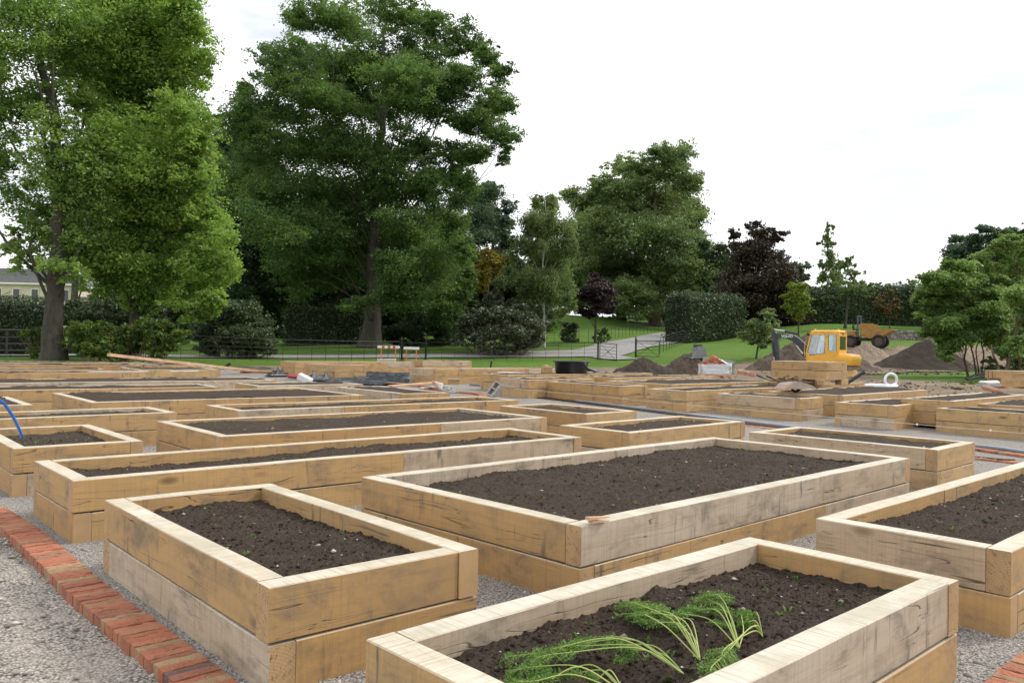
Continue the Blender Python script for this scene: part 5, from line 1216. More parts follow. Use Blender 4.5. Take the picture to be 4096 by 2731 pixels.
# ------------------------------------------------------------------ dumper
plain('dumper_yellow', (.34, .18, .045), .7, var=.2, dirt=(.16, .11, .07), vscale=3); plain('skip_inside', (.22, .16, .11), .85, bump=.4); plain('frame_blue', (.07, .10, .16), .55)
def dumper():
    c = at(3470, 1398, 71.5); r = empty('dumper', (c[0], c[1], tz(c[0], c[1]) + .02), R(-35), 'yellow site dumper with blue roll bar on the bank behind the heaps', 'dumper')
    D = M['dumper_yellow']
    for x, rad in ((1.05, .56), (-1.25, .54)):
        for s in (-1, 1):
            t = MB(); pr = [(rad - .2, -.17), (rad - .04, -.2), (rad, -.13), (rad, .13), (rad - .04, .2), (rad - .2, .17)]
            V = []; n = 26
            for q, z in pr:
                for k in range(n): a = 2 * pi * k / n; V.append((x + q * cos(a), s * .85 + z, rad + q * sin(a)))
            F = [(i * n + k, i * n + (k + 1) % n, (i + 1) % 6 * n + (k + 1) % n, (i + 1) % 6 * n + k) for i in range(6) for k in range(n)]
            t.add(V, F); w = t.build('wheel', M['rubber'], r, True)
            MB().cyl((x, s * .85 - .12, rad), (x, s * .85 + .12, rad), rad - .2, 18).build('rim', M['rusty_steel'], w)
    MB().box((-.1, 0, .72), (3.1, .7, .28), b=.04).build('chassis', M['rusty_steel'], r)
    mb = MB(); mb.box((-1.45, 0, 1.2), (1.25, 1.1, .62), b=.1); mb.box((-1.4, 0, .98), (1.5, 1.5, .1), b=.02); mb.build('engine_cover', D, r)
    mb = MB(); mb.box((.9, 0, .8), (.5, 1.2, .5), b=.05); mb.build('front_axle', D, r)
    # skip: hollow, high back, low flared lip
    pr_o = [(-.35, 1.05), (.3, .80), (1.25, .95), (2.2, 1.55), (2.15, 1.62), (.9, 1.62), (.55, 2.08), (-.45, 2.10)]
    mb = MB()
    for s in (-1, 1): mb.prism(pr_o, .05, off=s * .92)
    def wall(a, b, w=1.84, t=.05):
        d = Vector((b[0] - a[0], 0, b[1] - a[1])); L = d.length; mb.box(((a[0] + b[0]) / 2, 0, (a[1] + b[1]) / 2), (L, w, t), (0, -math.atan2(d.z, d.x), 0))
    wall(pr_o[0], pr_o[1]); wall(pr_o[1], pr_o[2]); wall(pr_o[2], pr_o[3]); wall(pr_o[7], pr_o[0])
    sk = mb.build('skip', D, r)
    MB().prism([(-.3, 1.1), (.3, .86), (1.25, 1.0), (1.9, 1.42), (1.0, 1.5), (.3, 1.72), (-.35, 1.8)], 1.72).build('load', M['skip_inside'], sk)
    mb = MB(); mb.tube([(-.7, -.72, .9), (-.7, -.68, 2.75), (-.7, .68, 2.75), (-.7, .72, .9)], .06, 8); mb.build('roll_bar', M['frame_blue'], r)
    mb = MB(); mb.box((-.98, 0, 1.58), (.45, .5, .12), b=.03); mb.box((-1.2, 0, 1.82), (.1, .48, .4), b=.03); mb.build('seat', M['seat_black'], r)
    mb = MB(); mb.tube([(-.25, 0, 1.2), (-.5, 0, 1.75)], .03, 6)
    mb.tube([(-.52 + .16 * cos(a) * .5, .19 * sin(a), 1.78 + .16 * cos(a) * .8) for a in np.linspace(0, 2 * pi, 14)[:-1]], .018, 5, closed=True); mb.build('steering_wheel', M['seat_black'], r)
dumper()

# ------------------------------------------------------------------ kerbs, sheeting and litter of the building site
plain('blue_kerb', (.36, .41, .49), .7, bump=.3, vscale=3); plain('black_sheet', (.055, .062, .075), .18, bump=1.0, vscale=2.2); plain('white_board', (.66, .65, .62), .6, bump=.2)
plain('concrete', (.34, .335, .32), .9, bump=.7, vscale=14, var=.2); plain('clay', (.42, .22, .15), .75, bump=.2); plain('black_plastic', (.017, .018, .02), .38, bump=.1, vscale=3)
plain('white_pipe', (.74, .76, .80), .35); plain('blue_pipe', (.02, .17, .62), .35, spec=.6); plain('sawn_pine', (.52, .33, .20), .75, bump=.3, vscale=5, var=.2); plain('black_rubber', (.02, .02, .02), .7)
plain('pink_tray', (.40, .30, .25), .6, dirt=(.25, .2, .16)); plain('white_sack', (.72, .71, .68), .6, bump=.6, vscale=12); plain('string', (.6, .58, .5), .8); plain('red_bag', (.30, .04, .05), .5); plain('steel_plate', (.20, .21, .20), .6, .2, bump=.3, vscale=4, dirt=(.10, .09, .07))
t = NT('plastic_wrap'); g_ = t.principled((.75, .78, .80), .22, t.bump(t.noise(t.obj(), 9, 5, .6), .9, .05), .6); t.set(g_.inputs['Alpha'], .72); M['wrap'] = t.m

zk = .06
KL = [gz(2075, 1598, zk), gz(2692, 1659, zk), gz(3136, 1704, zk), gz(3903, 1776, zk), gz(4096, 1799.6, zk), gz(4500, 1850, zk)]
def strip_along(name, label, cat, P, w, z0, z1, mat, off=0.0, kind=None):
    P = [np.array(p) for p in subdiv(P, 8)]; V = []; F = []
    for i, p in enumerate(P):
        d = P[min(i + 1, len(P) - 1)] - P[max(i - 1, 0)]; d /= np.linalg.norm(d); n = np.array([d[1], -d[0]])
        a = p + n * off; b = p + n * (off + w); za = tz(*a)
        V += [(a[0], a[1], za + z0), (a[0], a[1], za + z1), (b[0], b[1], za + z1), (b[0], b[1], za + z0)]
    for i in range(len(P) - 1):
        for k in range(3): F.append((i * 4 + k, i * 4 + k + 1, i * 4 + 5 + k, i * 4 + 4 + k))
    F += [(0, 1, 2, 3), (len(V) - 4, len(V) - 3, len(V) - 2, len(V) - 1)]
    return tag(MB().add(V, F).build(name, M[mat]), label, cat, None, kind)
strip_along('kerb', 'long blue grey kerb board edging the gravel walk in the centre', 'kerb', KL, .05, -.05, .06, 'blue_kerb')
strip_along('planting_strip', 'narrow strip of bare soil between the blue kerb and the bricks', None, KL, .38, -.02, .035, 'soil', .055, 'structure')
ko = [np.array(p) for p in subdiv(KL, 3)]; ki = []; kj = []
for i, p in enumerate(ko):
    d = ko[min(i + 1, len(ko) - 1)] - ko[max(i - 1, 0)]; d /= np.linalg.norm(d); n = np.array([d[1], -d[0]]); ki.append(tuple(p + n * .70)); kj.append(tuple(p + n * .48))
edge_bricks('brick_edging', ki, kj, lambda p: .062, .1, 'straight red brick edging below the blue kerb, centre right', seed=9)
b1 = [at_z(3850, 1826, .05)[:2], at_z(3990, 1840, .05)[:2], at_z(4100, 1852, .05)[:2], at_z(4300, 1875, .05)[:2]]
edge_bricks('brick_edging', [tuple(p) for p in b1], offset([tuple(p) for p in b1], .22), lambda p: .05, .1, 'short brick edging between the two beds at the right edge', seed=10)
b2 = [at_z(3700, 2990, .05)[:2], at_z(3930, 2735, .05)[:2], at_z(4096, 2592, .05)[:2], at_z(4400, 2380, .05)[:2]]
edge_bricks('brick_edging', offset([tuple(p) for p in b2], -.26), [tuple(p) for p in b2], lambda p: .05, .12, 'corner of brick edging at the very bottom right', seed=11)
def gpz(px, py, z=.16): p = at_z(px, py, z); return (p[0], p[1])
b3 = [at(1454, 1532, 27)[:2], at(1560, 1536, 26.5)[:2], at(1700, 1541, 25.5)[:2]]
edge_bricks('brick_edging', [tuple(p) for p in b3], offset([tuple(p) for p in b3], .22), lambda p: tz(*p) + .09, .1, 'straight brick edging in front of the black sheeting', seed=12)
c_ = at(1800, 1562, 22.5); arc = [(c_[0] + 1.05 * cos(a), c_[1] + 1.35 * sin(a)) for a in np.linspace(2.2, -1.1, 9)]
edge_bricks('brick_edging', arc, offset(arc, -.24), lambda p: tz(*p) + .07, .1, 'curved brick edging round the manhole cover', seed=13)
b4 = [at(960, 1490, 33)[:2], at(1020, 1492, 33)[:2], at(1110, 1493, 33)[:2]]
edge_bricks('brick_edging', [tuple(p) for p in b4], offset([tuple(p) for p in b4], .2), lambda p: tz(*p) + .1, .1, 'brick edging beside the low end of the leaning plank', seed=14)

def cloth(name, label, quad, h, mat, n=36, seed=1, cat='sheeting', peaks=(), base=.05):
    """crumpled sheet over the ground; quad: four (x,y)"""
    Q = [np.array(q[:2]) for q in quad]; u, v = np.meshgrid(np.linspace(0, 1, n), np.linspace(0, 1, n))
    P = (1 - u)[..., None] * (1 - v)[..., None] * Q[0] + u[..., None] * (1 - v)[..., None] * Q[1] + u[..., None] * v[..., None] * Q[2] + (1 - u)[..., None] * v[..., None] * Q[3]
    X, Y = P[..., 0], P[..., 1]; Z = terrain(X, Y) + base + h * (np.abs(fbm(X * 1.3, Y * 1.3, seed, 4) - .45) * 2.2)
    for (a, b, s, hh) in peaks: Z = Z + hh * np.exp(-(((u - a) / s) ** 2 + ((v - b) / (s * 1.6)) ** 2)) * (1 + .3 * np.sin(u * 31))
    V = np.stack([X, Y, Z], -1).reshape(-1, 3); i = np.arange(n - 1)[None, :] + np.arange(n - 1)[:, None] * n
    c = V.mean(0); o = link(name, np_mesh(name, V - c, np.stack([i, i + 1, i + n + 1, i + n], -1).reshape(-1, 4)), M[mat], smooth=True); o.location = c
    md = o.modifiers.new('thickness', 'SOLIDIFY'); md.thickness = .006
    return tag(o, label, cat)
cloth('ground_sheet', 'black weed sheeting spread flat between the two unfilled beds', [at(1300, 1534, 26)[:2], at(1640, 1530, 26)[:2], at(1640, 1502, 33)[:2], at(1460, 1500, 33)[:2]], .17, 'black_sheet', 60, 2)
cloth('black_sheet', 'heaped fold of black sheeting at left of the red bag', [at(1060, 1512, 30)[:2], at(1165, 1512, 30)[:2], at(1165, 1508, 31.3)[:2], at(1070, 1508, 31.3)[:2]], .04, 'black_sheet', 26, 3, peaks=((.5, .5, .32, .26),))
cloth('black_sheet', 'twin peaked fold of black sheeting by the pale stone block', [at(1215, 1524, 27.5)[:2], at(1345, 1526, 27.5)[:2], at(1350, 1520, 29)[:2], at(1225, 1520, 29)[:2]], .05, 'black_sheet', 30, 4, peaks=((.25, .5, .16, .22), (.62, .5, .18, .20)))
def block(name, label, cat, px, py, Y, d, rot, mat, z=0.0, b=.01):
    p = at(px, py, Y); o = MB().box((0, 0, 0), d, b=b).build(name, M[mat]); o.location = (p[0], p[1], p[2] + z); o.rotation_euler = rot; return tag(o, label, cat)
block('plastic_bag', 'dark red bag lying between the two black folds', 'bag', 1176, 1505, 28.5, (.5, .35, .14), (R(4), R(5), R(20)), 'red_bag', b=.05)
block('stone_block', 'pale cut stone block lying against the black fold', 'block', 1220, 1515, 27.4, (.48, .24, .2), (R(8), R(24), R(-10)), 'white_board')

def solid_plank(name, label, cat, A, B, w, h, mat):
    A = Vector(A); B = Vector(B); d = B - A; o = MB().box((0, 0, 0), (d.length, w, h), b=.004).build(name, M[mat]); o.location = (A + B) / 2
    o.rotation_euler = d.to_track_quat('X', 'Z').to_euler(); return tag(o, label, cat)
solid_plank('plank', 'very long pale timber leaning from the left beds down to the ground', 'plank', at(434, 1419, 27), at(1068, 1489, 34), .15, .10, 'sawn_pine')
solid_plank('plank', 'short pale offcut across the far end of the leaning timber', 'plank', at(905, 1474, 32), at(1085, 1486, 33), .08, .05, 'sawn_pine')
solid_plank('batten', 'left white batten lying on the rim of the very long bed', 'batten', at(352, 1490.5, 22.6) + [0, 0, .03], at(590, 1489.5, 24.3) + [0, 0, .03], .1, .02, 'white_board')
solid_plank('batten', 'right white batten lying on the rim of the very long bed', 'batten', at(680, 1488.5, 25) + [0, 0, .03], at(790, 1487, 25.8) + [0, 0, .03], .1, .02, 'white_board')
solid_plank('plank', 'pale board lying in front of the manhole rubble', 'plank', at(1560, 1544, 23.5), at(1745, 1530, 25), .2, .05, 'sawn_pine')
block('timber_block', 'small timber offcut standing at the end of the pale board', 'block', 1815, 1525, 24.5, (.34, .16, .16), (0, 0, R(10)), 'oak')
solid_plank('board', 'white board lying on the soil left of the black tub', 'board', at(2002, 1489, 26.5), at(2085, 1492, 26), .35, .03, 'white_board')
block('timber_block', 'square timber offcut standing left of the black tub', 'block', 2187, 1479, 26.5, (.32, .2, .22), (0, 0, R(20)), 'oak'); block('timber_block', 'small offcut on top of the square timber beside the tub', 'block', 2183, 1467, 26.5, (.14, .14, .12), (0, 0, R(35)), 'oak')
block('marker_post', 'short dark post in the grass right of the farthest central bed', 'post', 1964, 1459, 40, (.09, .09, .36), (0, R(8), 0), 'black_rubber'); block('pipe_offcut', 'short dark pipe stub sticking up beside the leaning timber', 'pipe', 909, 1461, 34, (.34, .12, .12), (0, R(-35), 0), 'black_rubber', b=.04)

# breeze block, rubble and manhole
def breeze():
    p = at(1980, 1563, 21.8); mb = MB(); L, W_, H = .44, .215, .215; t_ = .035
    for y in (-1, 1): mb.box((0, y * (W_ - t_) / 2, 0), (L, t_, H), b=.004)
    for x in (-1, 0, 1): mb.box((x * (L - t_) / 2, 0, 0), (t_, W_ - 2 * t_ - .001, H - .004))
    o = mb.build('breeze_block', M['concrete']); o.location = (p[0], p[1], p[2] + .02); o.rotation_euler = (R(48), R(-52), R(15)); tag(o, 'grey hollow breeze block tipped on its corner', 'block')
breeze()
rr = random.Random(6)
for i, (px, py, dx, rz, mat, lab, d) in enumerate([(1712, 1559, 0, 20, 'brick', 'left red brick of the rubble beside the manhole', (.215, .10, .065)), (1742, 1557, 0, -15, 'brick', 'middle red brick of the rubble beside the manhole', (.215, .10, .065)), (1727, 1550, 0, 50, 'concrete', 'grey slab piece on top of the two red bricks', (.3, .22, .05)),
     (1739, 1537, 0, 30, 'clay', 'upright pink brick leaning on the rubble pile', (.2, .1, .07)), (1752, 1541, 0, -40, 'white_board', 'pale slab leaning behind the rubble pile', (.3, .07, .16)), (1770, 1562, 0, 5, 'concrete', 'lowest grey paving slab of the small slab stack', (.42, .3, .05)),
     (1774, 1554, 0, -8, 'concrete', 'middle grey paving slab of the small slab stack', (.38, .3, .05)), (1778, 1546, 0, 12, 'concrete', 'topmost grey paving slab of the small slab stack', (.40, .26, .05)), (1803, 1566, 0, 40, 'concrete', 'grey rubble lump right of the slab stack', (.22, .16, .09)), (1690, 1555, 0, 75, 'concrete', 'grey rubble lump left of the red bricks', (.2, .13, .07))]):
    o = block('rubble_brick' if mat in ('brick', 'clay') else 'paving_slab', lab, 'brick' if mat in ('brick', 'clay') else 'slab', px, py, 21.0 + i * .05, d, (R(rr.uniform(-12, 12)), R(rr.uniform(-14, 14)), R(rz)), mat)
    if lab.startswith('upright'): o.rotation_euler = (R(20), R(55), R(30))
block('tile_piece', 'small pale green tile lying right of the manhole rubble', 'tile', 1900, 1539, 23, (.3, .12, .08), (0, R(5), R(15)), 'steel_plate')
p = at(1828, 1574, 20.3); o = MB().lathe([(0, .03), (.06, .03), (.065, .022), (.13, .022), (.135, .03), (.2, .03), (.205, .022), (.27, .022), (.275, .03), (.36, .03), (.37, 0)], 36).build('manhole_cover', M['white_board']); o.location = (p[0], p[1], tz(p[0], p[1]) + .03); tag(o, 'round pale drain cover with raised rings', 'manhole cover')

# tub
def tub():
    p = at(2285, 1493, 27.0); r = empty('water_tub', (p[0], p[1], p[2]), 0, 'large round black plastic tub standing on a bed', 'tub')
    MB().lathe([(0, 0), (.50, 0), (.53, .04), (.555, .36), (.60, .375), (.60, .41), (.57, .42), (.54, .40), (.515, .05), (0, .04)], 40).build('shell', M['black_plastic'], r, True)
    MB().tube([(.6 * cos(a), .6 * sin(a), .40) for a in np.linspace(0, 2 * pi, 41)[:-1]], .018, 8, closed=True).build('rim', M['black_plastic'], r, True)
tub()
A = at(2350, 1477, 27); B = at(2392, 1488, 26.3); o = MB().cyl(Vector(A) - Vector(A), Vector(B) - Vector(A), .055, 14).build('foil_roll', M['steel_rod']); o.location = A; tag(o, 'shiny grey roll lying against the right side of the tub', 'roll')

# spare bucket on the rubble heap
def spare_bucket():
    p = at(2791, 1424, 44.3); r = empty('digger_bucket', (p[0], p[1], p[2] - .12), R(15), 'spare steel digger bucket upside down on the brown heap', 'bucket')
    MB().prism([(-.42, 0), (-.20, .35), (-.15, .62), (.15, .66), (.32, .45), (.42, .02)], .62).build('shell', M['steel_plate'], r)
    mb = MB(); mb.box((0, .12, .68), (.4, .04, .16), b=.01); mb.box((0, -.12, .68), (.4, .04, .16), b=.01); mb.build('bracket', M['rusty_steel'], r)
    mb = MB()
    for k in (-.25, -.08, .08, .25): mb.box((-.46, k, .02), (.14, .05, .03), (0, R(25), 0))
    mb.build('teeth', M['steel_rod'], r)
spare_bucket()
p = at(2873, 1462, 38.5); o = MB().box((0, 0, 0), (1.5, .06, .66), b=.02).build('steel_plate', M['steel_plate']); o.location = p; o.rotation_euler = (R(-18), R(7), R(-12)); tag(o, 'grey steel sheet leaning behind the wrapped bricks', 'metal sheet')

# wrapped brick pack
def brick_pack():
    c = at(2858, 1502, 36); g = c[2]; r = empty('brick_pack', (c[0], c[1], g), R(-8), 'torn plastic wrapped brick pack with loose orange bricks heaped on top', 'brick pack')
    MB().box((0, 0, .06), (1.35, 1.0, .1), b=.01).build('pallet', M['sawn_pine'], r)
    MB().box((0, 0, .27), (1.3, .95, .34), b=.02).build('brick_stack', M['concrete'], r)
    mb = MB(); rr = random.Random(5)
    for i in range(80):
        a = rr.uniform(0, 2 * pi); q = rr.random() ** .7; mb.val = rr.uniform(.0, .6)
        mb.box((q * .5 * cos(a) - .05, q * .34 * sin(a), .46 + (1 - q) * .36 + rr.uniform(-.03, .05)), (.215, .1, .065), (rr.uniform(-.6, .6), rr.uniform(-.6, .6), rr.uniform(0, 3)), b=.005)
    mb.build('loose_bricks', M['brick'], r)
    rs = np.random.RandomState(2); n = 26; V = []; F = []
    for i in range(n):
        a = 2 * pi * i / n; e = .35; x = abs(cos(a)) ** e * math.copysign(.69, cos(a)); y = abs(sin(a)) ** e * math.copysign(.51, sin(a))
        for j, z in enumerate((.1, .2, .32, .44, .50)):
            k = 1 + rs.uniform(-.02, .05) + (.02 if j == 4 else 0); V.append((x * k, y * k, z + rs.uniform(-.03, .03) + (.10 * max(0, cos(a)) if j == 4 else 0)))
    for i in range(n):
        for j in range(4): i2 = (i + 1) % n; F.append((i * 5 + j, i2 * 5 + j, i2 * 5 + j + 1, i * 5 + j + 1))
    w_ = MB().add(V, F).build('wrapping', M['wrap'], r)
    V = []; F = []
    for i in range(7):
        for j in range(7): V.append((.15 + i * .08, -.2 + j * .07 - i * .03, .78 - i * .045 - abs(j - 3) * .02 + rs.uniform(-.02, .02)))
    F = [(i * 7 + j, i * 7 + j + 1, i * 7 + 8 + j, i * 7 + 7 + j) for i in range(6) for j in range(6)]
    MB().add(V, F).build('torn_flap', M['wrap'], r)
brick_pack()
cloth('plastic_film', 'flat white plastic film on the ground left of the wrapped bricks', [at(2695, 1495, 36)[:2], at(2800, 1495, 36)[:2], at(2795, 1484, 40)[:2], at(2725, 1484, 40)[:2]], .10, 'white_sack', 16, 6)
for i, (px, py, lab) in enumerate([(2962, 1488, 'left dark red brick in the mud before the digger'), (2990, 1494, 'middle dark brick in the mud before the digger'), (3012, 1497, 'right dark red brick in the mud before the digger'), (3143, 1502, 'brick standing beside the digger bucket coupler')]):
    block('rubble_brick', lab, 'brick', px, py, 36, (.24, .2, .16), (R(10), R(6 * i), R(30 * i)), 'clay')

# stack of short timbers on bearers
def timber_stack():
    fx, fy = at(3305, 1524, 23.0)[:2]; zt = .18 + .5; r = empty('timber_stack', (fx, fy, zt + .16), R(42), 'square stack of short oak sleepers raised on blocks before the digger', 'timber stack')
    a, b = 1.25, 1.72; t = T / 2; sd = 900
    for tier in range(2):
        zc = TH / 2 + tier * (TH + .012) - .012
        if tier: runs = [((0, t), (a - T, t)), ((a - t, 0), (a - t, b - T)), ((a, b - t), (T, b - t)), ((t, b), (t, T))]
        else: runs = [((T, t), (a, t)), ((a - t, T), (a - t, b)), ((a - T, b - t), (0, b - t)), ((t, b - T), (t, 0))]
        for k, (p, q) in enumerate(runs): timber(r, p, q, zc, sd + tier * 7 + k)
        for k in range(7): timber(r, (T + .002 + t + k * .1405, T + .002), (T + .002 + t + k * .1405, b - T - .002), zc - .004, sd + 40 + tier * 9 + k)
    for (x, y) in ((.1, .12), (a - .12, .1), (.1, b - .15), (a - .15, b - .12), (a / 2, b / 2)):
        o = MB().box((x, y, -.08), (.42, .2, .155), b=.006).build('bearer_block', M['oak'], r)
timber_stack()
A = at(3424, 1508, 24.6); B = at(3456, 1487, 24.6); d = Vector(B) - Vector(A); A2 = Vector(A) - d * 1.2; mb = MB(); mb.tube([Vector((0, 0, 0)), Vector(B) - A2], .055, 14, cap=False); mb.tube([Vector((0, 0, 0)), Vector(B) - A2 + Vector((.0, 0, 0))], .045, 14)
o = mb.build('drain_pipe', M['black_plastic'], smooth=True); o.location = A2; tag(o, 'black drain pipe poking up behind the short timber stack', 'pipe')

# upturned wheelbarrow and sack
def barrow():
    c = at(3175, 1553, 19.9); r = empty('wheelbarrow', (c[0], c[1], c[2] + .0), R(8), 'upturned pinkish wheelbarrow with black handles lying on a bed', 'wheelbarrow')
    MB().prism([(-.36, 0), (.48, 0), (.30, .10), (.05, .17), (-.12, .17), (-.26, .1)], .58).build('tray', M['pink_tray'], r)
    mb = MB()
    for s in (-1, 1): mb.tube([(.35, s * .2, .15), (-.1, s * .22, .20), (-.5, s * .25, .17), (-.72, s * .26, .26), (-.80, s * .26, .29)], .017, 8)
    mb.build('frame', M['rusty_steel'], r)
    for s in (-1, 1): MB().cyl((-.70, s * .26, .25), (-.84, s * .26, .30), .022, 8).build('handle', M['black_rubber'], r)
    mb = MB()
    for s in (-1, 1): mb.tube([(-.1, s * .2, .18), (-.16, s * .22, .26), (-.02, s * .22, .30)], .015, 6)
    mb.build('leg', M['black_rubber'], r)
    mb = MB(); mb.lathe([(.08, -.03), (.13, -.03), (.14, 0), (.13, .03), (.08, .03), (.08, -.03)], 20); mb.V = [(x + .1, z + .1, y + .03) for x, y, z in mb.V]; mb.build('wheel', M['black_rubber'], r, True)
barrow()
cloth('plastic_sack', 'crumpled white sack lying behind the wheelbarrow', [at(3098, 1538, 20.6)[:2], at(3180, 1538, 20.6)[:2], at(3170, 1534, 21.2)[:2], at(3110, 1534, 21.2)[:2]], .04, 'white_sack', 18, 8, cat='sack', peaks=((.45, .5, .3, .12),), base=.57)
solid_plank('board', 'flat olive board on the bed rim left of the white pipe', 'board', at(3435, 1543, 25), at(3478, 1546, 24.7), .18, .04, 'sawn_pine')

# coils and pipes
def coil(px, py, Y, label):
    c = at(px, py, Y); g = tz(c[0], c[1]); P = []
    for i in range(120):
        t = i / 119; a = t * 2 * pi * 2.35 + 2.6
        if t < .70: R_ = .60 - .06 * t; P.append((R_ * cos(a), R_ * sin(a) * .9, .06 + .08 * t))
        elif t < .92:
            s = (t - .70) / .22; q = -pi / 2 + s * 2 * pi; x0_, y0_ = (.60 - .042) * cos(.70 * 2 * pi * 2.35 + 2.6), (.60 - .042) * sin(.70 * 2 * pi * 2.35 + 2.6) * .9
            P.append((x0_ + (.30 - x0_) * s + .20 * cos(q) * (1 if s > 0 else 0), y0_ * (1 - s) - .05, .12 + .22 * (1 + math.sin(q))))
        else:
            s = (t - .92) / .08; P.append((.30 - s * .8, -.05 - s * .2, .10))
    o = MB().tube(P, .05, 10).build('pipe_coil', M['white_pipe'], smooth=True); o.location = (c[0], c[1], g + .03); tag(o, label, 'pipe')
coil(3524, 1543, 32.5, 'loose coil of white ribbed pipe with one loop standing up')
def bent(name, label, pts, r, mat, cat='pipe'):
    P = [Vector(p) for p in subdiv(pts, 8)]; o0 = P[-1].copy(); o = MB().tube([p - o0 for p in P], r, 10).build(name, M[mat], smooth=True); o.location = o0; return tag(o, label, cat)
bent('water_pipe', 'bright blue water pipe arching out of the bed at the left edge', [at(-260, 1600, 7.0), at(-90, 1560, 7.4), at(0, 1602, 7.8), at(30, 1632, 8.0), at(58, 1678, 8.2), at(78, 1720, 8.35), at(88, 1748, 8.45)], .015, 'blue_pipe')
bent('drain_pipe', 'upper black hose in the tangle under the magnolia', [at(3862, 1514, 38), at(3905, 1498, 38.5), at(3960, 1490, 39), at(4010, 1496, 38.5), at(4022, 1508, 38)], .04, 'black_rubber')
bent('drain_pipe', 'lower black hose in the tangle under the magnolia', [at(3868, 1518, 37.5), at(3930, 1506, 38), at(3990, 1503, 38), at(4060, 1512, 37)], .045, 'black_rubber')
bent('drain_pipe', 'middle black hose in the tangle under the magnolia', [at(3890, 1512, 37.8), at(3940, 1496, 38.2), at(4000, 1500, 38.2), at(4040, 1516, 37.5)], .035, 'black_rubber')
bent('drain_pipe', 'thin black pipe lying on the gravel beyond the blue kerb at right', [at_z(3850, 1822, .05), at_z(3920, 1828, .05), at_z(4000, 1836, .06), at_z(4060, 1838, .05)], .011, 'black_rubber')
A = at(3934, 1548, 21.5); B = at(4006, 1567, 20.6); o = MB().tube([(0, 0, 0), Vector(B) - Vector(A)], .06, 14).build('clay_pipe', M['clay'], smooth=True); o.location = A; tag(o, 'pinkish clay drain pipe lying on the rim of the right hand bed', 'pipe')
block('stone_slab', 'thin grey slab on which the pale sacks lie at right', 'slab', 3955, 1540, 24, (.5, .42, .08), (0, 0, R(10)), 'concrete'); block('cement_sack', 'left pale cement sack on the grey slab at right', 'sack', 3944, 1530, 24, (.34, .3, .1), (0, R(4), R(15)), 'white_sack', b=.045); block('cement_sack', 'right pale cement sack on the grey slab at right', 'sack', 3972, 1530, 24, (.3, .3, .12), (0, R(-4), R(-10)), 'white_sack', b=.05)
# small stack at the right edge
def small_stack():
    c = at(3998, 1548, 25.5); r = empty('timber_stack', c, R(12), 'low pile of sawn oak sleepers at the right edge on thin battens', 'timber stack')
    for k in range(4): timber(r, (0, k * .15), (1.5, k * .15), .14, 700 + k)
    for k in range(3): timber(r, (-.15, .05 + k * .16), (1.7, .05 + k * .16), .395, 710 + k)
    for x in (.2, 1.2): MB().box((x, .25, -.02), (.12, .9, .06)).build('batten', M['sawn_pine'], r)
small_stack()
# string lines
def string(label, A, B, post=True):
    A = Vector(A); B = Vector(B); o = MB().tube([Vector((0, 0, 0)), (B - A) / 2 + Vector((0, 0, -.02)), B - A], .0035, 5).build('string_line', M['string']); o.location = A; tag(o, label, 'string')
string('taut builder string running along the gravel walk', at(2040, 1552, 21.5), at(4200, 1742, 9.4))
string('short builder string in front of the small unfilled bed', at(1215, 1503, 27.5), at(1345, 1461, 27.0))
for px, py, Y, l in [(3668, 1697, 11.2, 'left'), (3962, 1721, 10.1, 'right')]: block('string_tag', l + ' small white tag hanging on the builder string', 'tag', px, py, Y, (.025, .01, .03), (0, 0, 0), 'white_board', b=.002)
# shims on the broad bed's corner
for i, (a0, b0, l) in enumerate([((2352, 2082), (2428, 2070), 'upper'), ((2356, 2088), (2432, 2079), 'lower')]):
    A = at_z(*a0, .512 + .018 * (1 - i)); B = at_z(*b0, .512 + .004); d = Vector(B) - Vector(A); L = d.length
    o = MB().prism([(-L / 2, 0), (L / 2, 0), (L / 2, .005), (-L / 2, .020)], .035).build('wood_shim', M['sawn_pine']); o.location = (Vector(A) + Vector(B)) / 2 - Vector((0, 0, .006 if i else -.004)); o.rotation_euler = (0, R(3 if not i else 0), math.atan2(d.y, d.x) + (.12 if i else -.05)); tag(o, l + ' small wooden wedge resting on the near corner of the broad bed', 'wedge')

